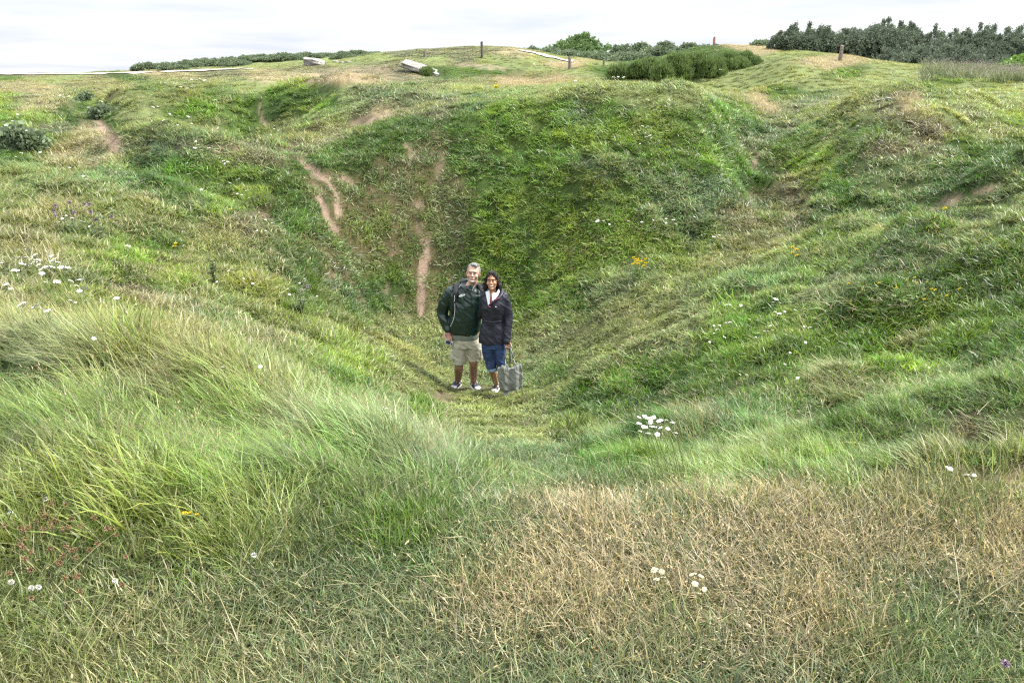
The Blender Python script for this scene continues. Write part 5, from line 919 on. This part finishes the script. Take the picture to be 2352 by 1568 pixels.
# ---- man
man = person_root('person', BM, 'tall man in a dark green windbreaker and khaki shorts holding a camera')
hipL, hipR = J(415, 850), J(530, 850); kL, kR = J(402, 1120, -.02), J(545, 1095, -.02)
fL = gp(*DP(392, 1345)); fR = gp(*DP(548, 1355)); aL = fL + np.array([0, 0, .10]); aR = fR + np.array([0, 0, .10]); aL[1] = fL[1]; mid = lambda a, b, f: a * (1 - f) + b * f
pel, chest, neckb = J(465, 850), J(470, 500), J(505, 350, -.01)
HC = J(541, 228, -.03)
shL, shR = J(305, 400, .02), J(632, 395, .04); elL, wrL = J(238, 610, .05), J(288, 780, -.04)
elR, wrR = J(715, 560, .22), J(770, 700, .22)
MH = head_frame(HC, -.06, -.20, .10, 1.07)
hand = hand_parts(wrL, J(310, 880, -.07) - wrL, (.25, -1, .0), 1.08, 1.0, 1)
skin_m = [loft([(*J(465, 870), .165, .11), (*J(466, 800), .18, .13), (*J(468, 650), .18, .14), (*J(472, 480), .19, .12), (*J(475, 400), .18, .10), (*J(490, 350), .08, .07)])] + head_parts(MH, True) + hand
skin_m += [limb([J(500, 370, .0), HC + np.array([.0, .02, -.10])], [.066, .060], 8, 16)]
skin_m += [limb([hipL, mid(hipL, kL, .5), kL, mid(kL, aL, .35), aL], [.07, .066, .058, .062, .042], 26), limb([hipR, mid(hipR, kR, .5), kR, mid(kR, aR, .35), aR], [.07, .066, .058, .062, .042], 26)]
skin_m += [limb([aL, aL + np.array([-.02, -.10, -.055])], [.042, .03], 8), limb([aR, aR + np.array([.03, -.10, -.055])], [.042, .03], 8)]
skin_m += [limb([shL, elL, wrL], [.055, .045, .032], 20), limb([shR, elR, wrR], [.055, .045, .030], 20)] + hand_parts(wrR, (1, .1, -.1), (0, -1, 0), 1.05, .5, 1)
MHi = np.array(MH.inverted())
def man_tone(V):
    h_ = (np.c_[V, np.ones(len(V))] @ MHi.T)[:, :3]; c = np.tile(np.array([.46, .27, .20]), (len(V), 1)); c = lerp(c, (.33, .18, .135), 1 - smooth(-.2, .0, V[:, 2] - (BM[2] + 1.0)))
    n_ = fbm(V[:, 0] * 40, V[:, 2] * 40 + V[:, 1] * 20, 300, 3); c = c * (1 + .08 * n_)[:, None]
    st_ = np.clip(gauss(h_, (0, -.075, -.075), (.045, .05, .030)) * 1.3, 0, 1) * (h_[:, 2] < -.03); c = lerp(c, (.36, .31, .285), st_ * .75)
    c = lerp(c, (.40, .13, .11), np.clip(gauss(h_, (0, -.09, -.0565), (.023, .03, .0055)) * 1.4, 0, .9)); c = lerp(c, (.50, .22, .17), gauss(h_, (.04, -.07, -.02), (.02, .03, .02)) * .5 + gauss(h_, (-.04, -.07, -.02), (.02, .03, .02)) * .5)
    return lerp(c, (.50, .24, .19), gauss(h_, (0, -.1, -.02), (.014, .02, .014)) * .6)
solid('body', skin_m, .0058, M_SKIN, man, BM, smooth_it=2, colorf=man_tone)
def face_bits(parent, M, B, brow, iris, smile):
    mw = mat_basic('eye_white', (.55, .53, .50), .3); mi = mat_basic('iris', iris, .3); mb = mat_basic('brow_hair', brow, .9, .2, 200)
    for s_ in (-1, 1):
        e = solid('eye', [xf(ball((s_ * .030, -.0755, .008), (.0115, .009, .0042), 8), M)], .0022, mw, parent, B, smooth_it=1); solid('iris', [xf(ball((s_ * .030, -.0815, .008), (.0062, .0050, .0040), 8), M)], .0018, mi, e, B, smooth_it=0)
        solid('eyebrow', [xf(limb([(s_ * .015, -.090, .024), (s_ * .032, -.090, .030), (s_ * .050, -.074, .024)], [.0042, .0045, .003], 10, 8), M)], .002, mb, parent, B, smooth_it=0)
    if smile: solid('teeth', [xf(limb([(-.019, -.086, -.050), (0, -.0945, -.0555), (.019, -.086, -.050)], [.003, .0056, .003], 12, 8), M)], .0018, mat_basic('teeth', (.75, .73, .68), .3), parent, B, smooth_it=0)
face_bits(man, MH, BM, (.16, .13, .11), (.03, .03, .04), False)
def hair_solid(name, parent, M, B, blobs, mat, seed, amp, vox=.004, ws=26): return solid(name, [xf(b_, M) for b_ in blobs], vox, mat, parent, B, amp, ws, 1, seed=seed)
M_GREY = mat_basic('grey_hair', (.10, .095, .09), .75, .3, 60, bump=.8, bscale=160, color2=(.34, .33, .32)); M_BLACK = mat_basic('black_brown_hair', (.012, .009, .008), .5, .3, 60, bump=.8, bscale=120)
hair_solid('hair', man, MH, BM, [ball((0, .030, .062), (.080, .085, .080)), ball((.012, -.035, .112), (.050, .045, .026)), ball((-.068, .020, .030), (.017, .045, .045)), ball((.068, .020, .030), (.017, .045, .045)), ball((0, .085, .0), (.062, .03, .075)), ball((.03, -.060, .100), (.025, .02, .014))], M_GREY, 8, .006)
M_JG = mat_basic('green_windbreaker', (.005, .019, .016), .38, .25, 6, spec=.5, bump=.35, bscale=9); M_KH = mat_basic('khaki_cotton', (.35, .335, .27), .85, .07, 7, bump=.25, bscale=25); M_GSH = mat_basic('grey_green_shirt', (.13, .15, .125), .85, .1, 20)
jk = [loft([(*J(458, 812), .190, .150), (*J(460, 760), .212, .168), (*J(463, 660), .216, .175), (*J(468, 540), .212, .160), (*J(470, 450), .215, .140), (*J(472, 400), .205, .115), (*J(485, 350), .120, .095), (*J(503, 325, -.01), .080, .080)], 30, 32, 2.4),
      limb([shL + np.array([.035, 0, -.005]), mid(shL, elL, .5) + np.array([-.005, 0, 0]), elL, mid(elL, wrL, .55), wrL + np.array([0, 0, .005])], [.092, .090, .078, .066, .048], 26, 18), limb([shR, elR, wrR], [.095, .078, .05], 22, 18),
      limb([J(455, 345, .10), J(450, 300, .12), J(520, 320, .14), J(590, 340, .10)], [.04, .055, .055, .04], 16, 14, .8)]
for a_, b_ in ((J(468, 345, -.03), J(512, 385, -.14)), (J(560, 330, -.03), J(530, 385, -.14))): jk.append(limb([a_ + np.array([0, .05, .01]), a_, b_], [.026, .022, .016], 10, 12, .7))
jkt = solid('windbreaker', jk, .0075, M_JG, man, BM, .011, 7, 3, seed=4)
def on_front(pts2, r_, y0, name, mat, parent, B, vox=.0025, fn=J):
    return solid(name, [limb([fn(a, b, y0) for a, b in pl], [r_] * len(pl), 4 * len(pl), 7) for pl in pts2], vox, mat, parent, B, smooth_it=0)
M_WHT = mat_basic('white_print', (.72, .74, .72), .7); M_ZIP = mat_basic('dark_zip', (.005, .015, .012), .6)
on_front([[(513, 392), (520, 450), (527, 520), (530, 585)]], .004, -.178, 'zip', M_ZIP, jkt, BM)
on_front([[(402, 446), (418, 436), (436, 430), (456, 429)], [(406, 450), (425, 444), (448, 438), (458, 433)], [(412, 438), (425, 432), (440, 430)], [(428, 450), (440, 443), (452, 441)], [(404, 444), (412, 452), (420, 449)]], .0042, -.172, 'bird_emblem', M_WHT, jkt, BM)
on_front([[(572, 436), (578, 442), (584, 436)], [(586, 438), (592, 441), (596, 437)], [(598, 441), (603, 436), (607, 441)], [(609, 440), (614, 437)]], .0026, -.168, 'small_script', M_WHT, jkt, BM)
M_CORD = mat_basic('green_cord', (.03, .10, .08), .7)
on_front([[(447, 385), (442, 440), (430, 515)]], .003, -.176, 'drawcord', M_CORD, jkt, BM); on_front([[(596, 385), (606, 430), (604, 500)]], .003, -.166, 'drawcord', M_CORD, jkt, BM)
solid('shirt_hem', [loft([(*J(460, 856), .186, .150), (*J(459, 800), .186, .150)], 6, 28)], .007, M_GSH, man, BM, .004, 9, 2, seed=9)
xo = lambda p, dx, dy=0: p + np.array([dx, dy, 0])
sh = [loft([(*J(462, 840), .178, .140), (*J(466, 880), .186, .145), (*J(466, 940), .19, .14)], 8, 28),
      loft([(*J(412, 890), .105, .125), (*J(407, 980), .108, .120), (*J(406, 1060), .098, .108), (*J(406, 1108), .096, .102)], 14, 24), loft([(*J(532, 890), .105, .125), (*J(548, 970), .112, .120), (*J(553, 1030), .110, .108), (*J(552, 1074), .100, .102)], 14, 24)]
shorts = solid('cargo_shorts', sh, .007, M_KH, man, BM, .010, 8, 3, seed=12, vertical=.5)
solid('cargo_pocket', [loft([(*J(343, 965, .0), .030, .085), (*J(340, 1050, .0), .040, .09)], 6, 18, 3)], .006, M_KH, shorts, BM, .004, 10, 2, seed=13); solid('cargo_pocket', [loft([(*J(615, 950, .0), .022, .08), (*J(612, 1040, .0), .03, .085)], 6, 18, 3)], .006, M_KH, shorts, BM, .004, 10, 2, seed=14)
for f_, a_ in ((fL, -.42), (fR, .50)):
    shoe(man, f_, a_, (.025, .027, .032), (.36, .36, .40), M_WSOLE, M_DLACE, 1.05)
    solid('sock', [limb([f_ + np.array([0, .01, .08]), f_ + np.array([0, .01, .135])], [.050, .046], 6, 16)], .005, M_SOCK, man, BM, smooth_it=1)
# his rucksack and compact camera
M_BAGK = mat_basic('black_nylon', (.014, .015, .018), .6, .2, 20); rk = tag(empty('rucksack', tuple(J(420, 560, .25))), 'black rucksack worn on the back of the man in green', 'rucksack'); KO = J(420, 560, .25)
solid('pack', [loft([(*J(450, 700, .25), .15, .08), (*J(450, 600, .26), .175, .11), (*J(450, 470, .26), .17, .11), (*J(455, 360, .24), .13, .08), (*J(457, 330, .22), .08, .05)], 16, 24, 3)], .009, M_BAGK, rk, KO, .005, 8, 2)
solid('strap', [limb([J(380, 318, .12), J(376, 330, -.02), J(366, 400, -.135), J(352, 480, -.150), J(338, 600, -.14), J(332, 690, -.02), J(340, 720, .12)], [.030, .032, .032, .028, .018, .014, .012], 30, 12, .35)], .006, M_BAGK, rk, KO, smooth_it=1)
solid('strap', [limb([J(590, 325, .12), J(606, 340, -.01), J(628, 400, -.10), J(640, 470, -.10)], [.028, .03, .028, .024], 20, 12, .35)], .006, M_BAGK, rk, KO, smooth_it=1)
on_front([[(397, 362), (412, 343), (432, 322)], [(356, 440), (358, 470), (352, 500)], [(360, 520), (360, 590), (350, 660), (330, 715), (314, 745)]], .0028, -.172, 'piping', M_WHT, rk, KO)
CP_ = J(303, 902, -.10); cm = tag(empty('compact_camera', tuple(CP_)), 'small silver and blue compact camera in the hand of the man', 'camera'); Mc = Matrix.Translation(Vector(CP_)) @ Matrix.Rotation(-.12, 4, 'Z') @ Matrix.Rotation(.30, 4, 'Y')
def boxm(c, d_, M, r_=.004):
    bm = bmesh.new(); bmesh.ops.create_cube(bm, size=1); bmesh.ops.scale(bm, verts=bm.verts, vec=d_); bmesh.ops.translate(bm, verts=bm.verts, vec=c); bmesh.ops.bevel(bm, geom=bm.edges, offset=r_, segments=2, affect='EDGES'); bmesh.ops.transform(bm, matrix=M, verts=bm.verts); return bm
Mrel = Matrix.Rotation(-.12, 4, 'Z') @ Matrix.Rotation(.30, 4, 'Y')
bm_obj('camera_body', boxm((0, 0, 0), (.098, .026, .060), Mrel), mat_basic('silver_metal', (.50, .52, .56), .35, .05, 40), cm, False); bm_obj('screen', boxm((-.010, -.0145, .002), (.064, .003, .042), Mrel, .001), mat_basic('dark_blue_screen', (.02, .04, .09), .15), cm, False); bm_obj('buttons', boxm((.037, -.0145, -.004), (.014, .004, .034), Mrel, .0015), mat_basic('dark_buttons', (.05, .055, .07), .5), cm, False)
# ---- woman
wom = person_root('person', BW, 'smiling dark haired woman in a navy jacket and rolled up jeans'); B2 = BW
WH = JW(727, 298, -.02); MW = head_frame(WH, -.08, -.16, -.04, 1.0); MWi = np.array(MW.inverted())
wf1 = gp(*DP(770, 1375)); wf2 = gp(*DP(898, 1425)); wa1 = wf1 + np.array([0, 0, .095]); wa2 = wf2 + np.array([0, 0, .095]); wa1y = wf1[1]
k1, k2 = JW(712, 1125, .04), JW(825, 1130, .0); h1, h2 = JW(685, 920, .05), JW(785, 920, .05)
s1, s2 = JW(668, 430, .05), JW(852, 445, .03); e2, w2 = JW(885, 650, .05), JW(872, 885, -.03); e1, w1 = JW(625, 600, .16), JW(560, 700, .26)
wh = hand_parts(w2, JW(884, 950, -.05) - w2, (-.1, -1, 0), .92, 1.6, -1)
sk = [loft([(*JW(738, 900, .05), .12, .09), (*JW(735, 800, .05), .15, .11), (*JW(735, 690, .05), .12, .095), (*JW(742, 540, .04), .145, .11), (*JW(752, 450, .04), .15, .09), (*JW(745, 415, .02), .06, .055)])] + head_parts(MW, False) + wh
sk += [limb([JW(745, 440, .03), WH + np.array([0, .02, -.09])], [.050, .047], 8, 16), ball(JW(735, 470, -.03), (.07, .05, .10)), limb([h1, mid(h1, k1, .5), k1, mid(k1, wa1, .35), wa1], [.06, .06, .050, .052, .034], 26), limb([h2, mid(h2, k2, .5), k2, mid(k2, wa2, .35), wa2], [.06, .06, .050, .052, .034], 26),
       limb([wa1, wa1 + np.array([-.01, -.09, -.055])], [.034, .026], 8), limb([wa2, wa2 + np.array([-.03, -.09, -.055])], [.034, .026], 8), limb([s1, e1, w1], [.04, .035, .026], 18), limb([s2, e2, w2], [.045, .038, .027], 20)] + hand_parts(w1, (-1, .1, 0), (0, -1, 0), .9, .4, 1)
def wom_tone(V):
    h_ = (np.c_[V, np.ones(len(V))] @ MWi.T)[:, :3]; c = np.tile(np.array([.40, .205, .125]), (len(V), 1)) * (1 + .05 * fbm(V[:, 0] * 40, V[:, 2] * 40, 301, 3))[:, None]; c = lerp(c, (.36, .17, .10), 1 - smooth(-.2, .0, V[:, 2] - (BW[2] + 1.0)))
    c = lerp(c, (.42, .10, .10), np.clip(gauss(h_, (0, -.088, -.056), (.026, .03, .009)) * 1.3, 0, .85)); return lerp(c, (.46, .22, .14), gauss(h_, (.038, -.07, -.02), (.02, .03, .02)) * .6 + gauss(h_, (-.038, -.07, -.02), (.02, .03, .02)) * .6)
solid('body', sk, .0055, M_SKIN, wom, B2, smooth_it=2, colorf=wom_tone); face_bits(wom, MW, B2, (.02, .015, .012), (.02, .012, .01), True)
hair_solid('hair', wom, MW, B2, [ball((0, .028, .058), (.077, .088, .076)), ball((.0, -.032, .102), (.052, .042, .026)), ball((-.030, -.060, .080), (.024, .018, .022)), ball((.034, -.058, .080), (.022, .018, .022)), ball((-.072, .028, -.005), (.024, .050, .080)), ball((.074, .030, -.01), (.022, .050, .080)), ball((0, .085, -.03), (.085, .04, .11)), ball((-.088, .03, -.075), (.034, .045, .050)), ball((.092, .035, -.075), (.036, .045, .055)), ball((.02, .09, -.10), (.08, .035, .05)), ball((-.060, -.035, .055), (.018, .03, .04)), ball((.060, -.035, .055), (.016, .03, .04))], M_BLACK, 21, .010, .004, 18)
gs = np.random.default_rng(12); st = []
for i in range(90):
    a = gs.random() * 6.283; s0 = np.array([.080 * math.cos(a), .03 + .07 * math.sin(a), .07 - .12 * gs.random()]); d1 = np.array([math.cos(a) * .55 - .18, gs.normal(.1, .25), gs.normal(-.45, .35)]); L_ = .035 + .045 * gs.random()
    if s0[1] < -.02 and abs(s0[0]) < .06: continue
    st.append(xf(limb([s0 * .9, s0 + d1 * L_ * .5, s0 + d1 * L_ + np.array([-.015, 0, -.012 + gs.normal(0, .02)])], [.007, .005, .0016], 8, 5), MW))
st += [xf(limb([(.0, -.055, .118), (-.018, -.092, .075), (-.030, -.094, .035)], [.006, .004, .002], 10, 6), MW), xf(limb([(.01, -.06, .115), (.005, -.096, .07), (-.008, -.098, .045)], [.005, .0035, .0015], 10, 6), MW)]
Vh, Qh, Th, oo = [], [], [], 0
for V, Q, T_ in st: Vh.append(V - B2); Qh.append(Q + oo); Th.append(T_ + oo); oo += len(V)
link('windblown_strands', mesh_np('strands', np.concatenate(Vh), [np.concatenate(Qh), np.concatenate(Th)], M_BLACK), wom)
M_NAVY = mat_basic('navy_cotton', (.012, .0135, .026), .55, .25, 7, spec=.45, bump=.3, bscale=12); M_DEN = mat_basic('blue_denim', (.022, .042, .100), .85, .5, 9, bump=.2, bscale=60); M_DENL = mat_basic('turned_up_denim', (.22, .29, .38), .9, .12, 40); M_SHW = mat_basic('white_shirt', (.68, .70, .78), .8, .04, 20); M_PKZ = mat_basic('pink_zip', (.50, .06, .16), .6)
wj = [loft([(*JW(725, 902, .05), .175, .125), (*JW(727, 820, .05), .172, .125), (*JW(733, 700, .05), .140, .112), (*JW(738, 640, .045), .142, .115), (*JW(745, 540, .04), .168, .128), (*JW(755, 460, .04), .172, .105), (*JW(755, 425, .04), .120, .085)], 30, 30, 2.3),
      limb([s2 + np.array([-.02, 0, -.01]), mid(s2, e2, .5), e2, mid(e2, w2, .6), w2 + np.array([0, 0, -.01])], [.070, .066, .062, .055, .046], 24, 18), limb([s1, e1, w1], [.068, .055, .04], 20, 16)]
wjk = solid('jacket', wj, .007, M_NAVY, wom, B2, .009, 8, 3, seed=31, vertical=.6)
solid('collar', [limb([JW(662, 408, -.03), JW(660, 400, .08), JW(740, 392, .12), JW(815, 375, .08), JW(822, 410, .0), JW(790, 460, -.075), JW(700, 530, -.115)], [.020, .022, .022, .026, .026, .022, .014], 30, 12, .5)], .005, M_NAVY, wjk, B2, smooth_it=1)
V1 = [JW(668, 410, -.06), JW(706, 425, -.085), JW(706, 510, -.108), JW(692, 535, -.108)]
def flatpoly(name, pts_, mat, parent, B, th=.004):
    P = [Vector(p - B) for p in pts_]; bm = bmesh.new(); vs = [bm.verts.new(p) for p in P]; f = bm.faces.new(vs); r_ = bmesh.ops.extrude_face_region(bm, geom=[f]); bmesh.ops.translate(bm, verts=[v for v in r_['geom'] if isinstance(v, bmesh.types.BMVert)], vec=(0, -th, 0)); bmesh.ops.recalc_face_normals(bm, faces=bm.faces); return bm_obj(name, bm, mat, parent, False)
shirt = flatpoly('shirt', [JW(662, 402, -.05), JW(702, 388, -.055), JW(706, 430, -.090), JW(704, 515, -.112), JW(690, 540, -.116)], M_SHW, wom, B2)
flatpoly('shirt_side', [JW(730, 418, -.075), JW(768, 412, -.06), JW(798, 362, -.035), JW(803, 400, -.045), JW(785, 440, -.085), JW(742, 490, -.110), JW(728, 492, -.112)], M_SHW, shirt, B2)
on_front([[(802, 462), (765, 472), (730, 492), (705, 520)], [(692, 546), (702, 548), (712, 553)]], .0042, -.128, 'zip_lining', M_PKZ, wjk, B2, fn=JW)
on_front([[(763, 549), (767, 553)]], .005, -.118, 'chest_badge', M_WHT, wjk, B2, fn=JW); on_front([[(655, 690), (730, 700), (815, 690)]], .007, -.088, 'waist_seam', M_NAVY, wjk, B2, fn=JW)
jn = [loft([(*JW(735, 890, .05), .150, .112), (*JW(738, 950, .05), .155, .112)], 5, 24), loft([(*JW(682, 920, .05), .085, .10), (*JW(695, 1020, .05), .083, .088), (*JW(712, 1110, .04), .070, .074), (*JW(722, 1160, .04), .064, .066)], 14, 20), loft([(*JW(792, 920, .05), .085, .10), (*JW(808, 1020, .03), .083, .088), (*JW(822, 1110, .02), .070, .074), (*JW(830, 1160, .0), .064, .066)], 14, 20)]
jns = solid('jeans', jn, .0065, M_DEN, wom, B2, .007, 9, 3, seed=41)
for c_ in (JW(724, 1163, .04), JW(832, 1165, .0)): solid('turned_up_cuff', [loft([(*(c_ + np.array([.004, 0, -.022])), .070, .070), (*(c_ + np.array([-.002, 0, .022])), .072, .072)], 5, 20)], .005, M_DENL, jns, B2, .003, 14, 2)
shoe(wom, wf1, -.30, (.05, .045, .055), (.48, .46, .46), M_WSOLE, M_DLACE, .93); shoe(wom, wf2, -.45, (.045, .05, .06), (.07, .08, .09), M_TSOLE, M_DLACE, .96)
for f_ in (wf1, wf2): solid('sock', [limb([f_ + np.array([0, .01, .07]), f_ + np.array([0, .01, .105])], [.040, .037], 6, 14)], .005, M_SOCK, wom, B2, smooth_it=1)
# handbag
M_LEA = mat_basic('grey_green_leather', (.16, .17, .155), .36, .15, 9, spec=.5, bump=.3, bscale=30); M_STUD = mat_basic('silver_rivets', (.6, .6, .6), .3); M_LEAD = mat_basic('dark_leather_handle', (.07, .075, .07), .45, .15, 20, spec=.5)
bq = lambda a, b, dy=0: JW(a, b, -.13 + dy); BO = bq(905, 1250); bg_ = tag(empty('handbag', tuple(BO)), 'large gray green leather tote bag hanging from the hand of the woman', 'handbag')
bx_ = []
for t_ in np.linspace(0, 1, 12):
    L0 = np.array([775, 1152]) * (1 - t_) + np.array([822, 1402]) * t_; R0 = np.array([1015, 1114]) * (1 - t_) + np.array([1030, 1342]) * t_; c_ = (L0 + R0) / 2; hw = (R0 - L0)[0] / 2 * .00139 * (.93 + .10 * math.sin(t_ * 2.6))
    bx_.append((*bq(*c_), hw, .035 + .045 * t_**.7 - (.02 if t_ > .96 else 0)))
V, Q, T_ = loft(bx_, 24, 40, 4.5); hx = (V[:, 0] - BO[0]); V[:, 2] += hx * .16 - .035 * np.exp(-((hx - .01) / .055)**2) * smooth(.03, .12, V[:, 2] - BO[2]) + .02 * np.exp(-((hx + .10) / .03)**2) * (V[:, 2] > BO[2] + .09) - .03 * (np.abs(hx) / .16)**4 * smooth(-.10, -.16, V[:, 2] - BO[2]) * -1; V[:, 0] += .006 * np.sin((V[:, 2] - BO[2]) * 17); V[:, 1] += .020 * np.sin(hx * 48 + V[:, 2] * 5) * (V[:, 1] < bq(905, 1250)[1]) + .008 * np.sin(hx * 110)
solid('bag_body', [(V, Q, T_)], .006, M_LEA, bg_, BO, .010, 8, 3, seed=51, vertical=.18)
for (p0, p1, p2) in (((862, 1125), (858, 1030), (898, 940)), ((952, 1105), (930, 1020), (900, 938)), ((905, 1110), (905, 1030), (897, 940))):
    bk = .05 if p0[0] == 905 else -.02; h_ = solid('handle', [limb([bq(*p0, bk), bq(*p1, bk * .6), bq(p2[0], p2[1], .06), JW(884, 925, -.06)], [.012, .012, .011, .010], 20, 10, .5)], .0035, M_LEAD, bg_, BO, smooth_it=1)
    if bk < 0:
        solid('rivets', [ball(mid(bq(*p0, -.036), bq(*p1, -.036), f), .0062, 8) for f in (.06, .2, .34, .48)], .0025, M_STUD, h_, BO, smooth_it=0)
for a_, b_ in ((880, 1140), (968, 1125)): solid('strap_tab', [limb([bq(a_ - 10, b_ - 18, -.045), bq(a_ + 8, b_ + 40, -.068)], [.013, .013], 8, 10, .35)], .0035, M_LEA, bg_, BO, smooth_it=0)
for o in COL.objects:
    if o.parent is None and o.type == 'MESH' and o.name.startswith('person'): print('check', o.name)
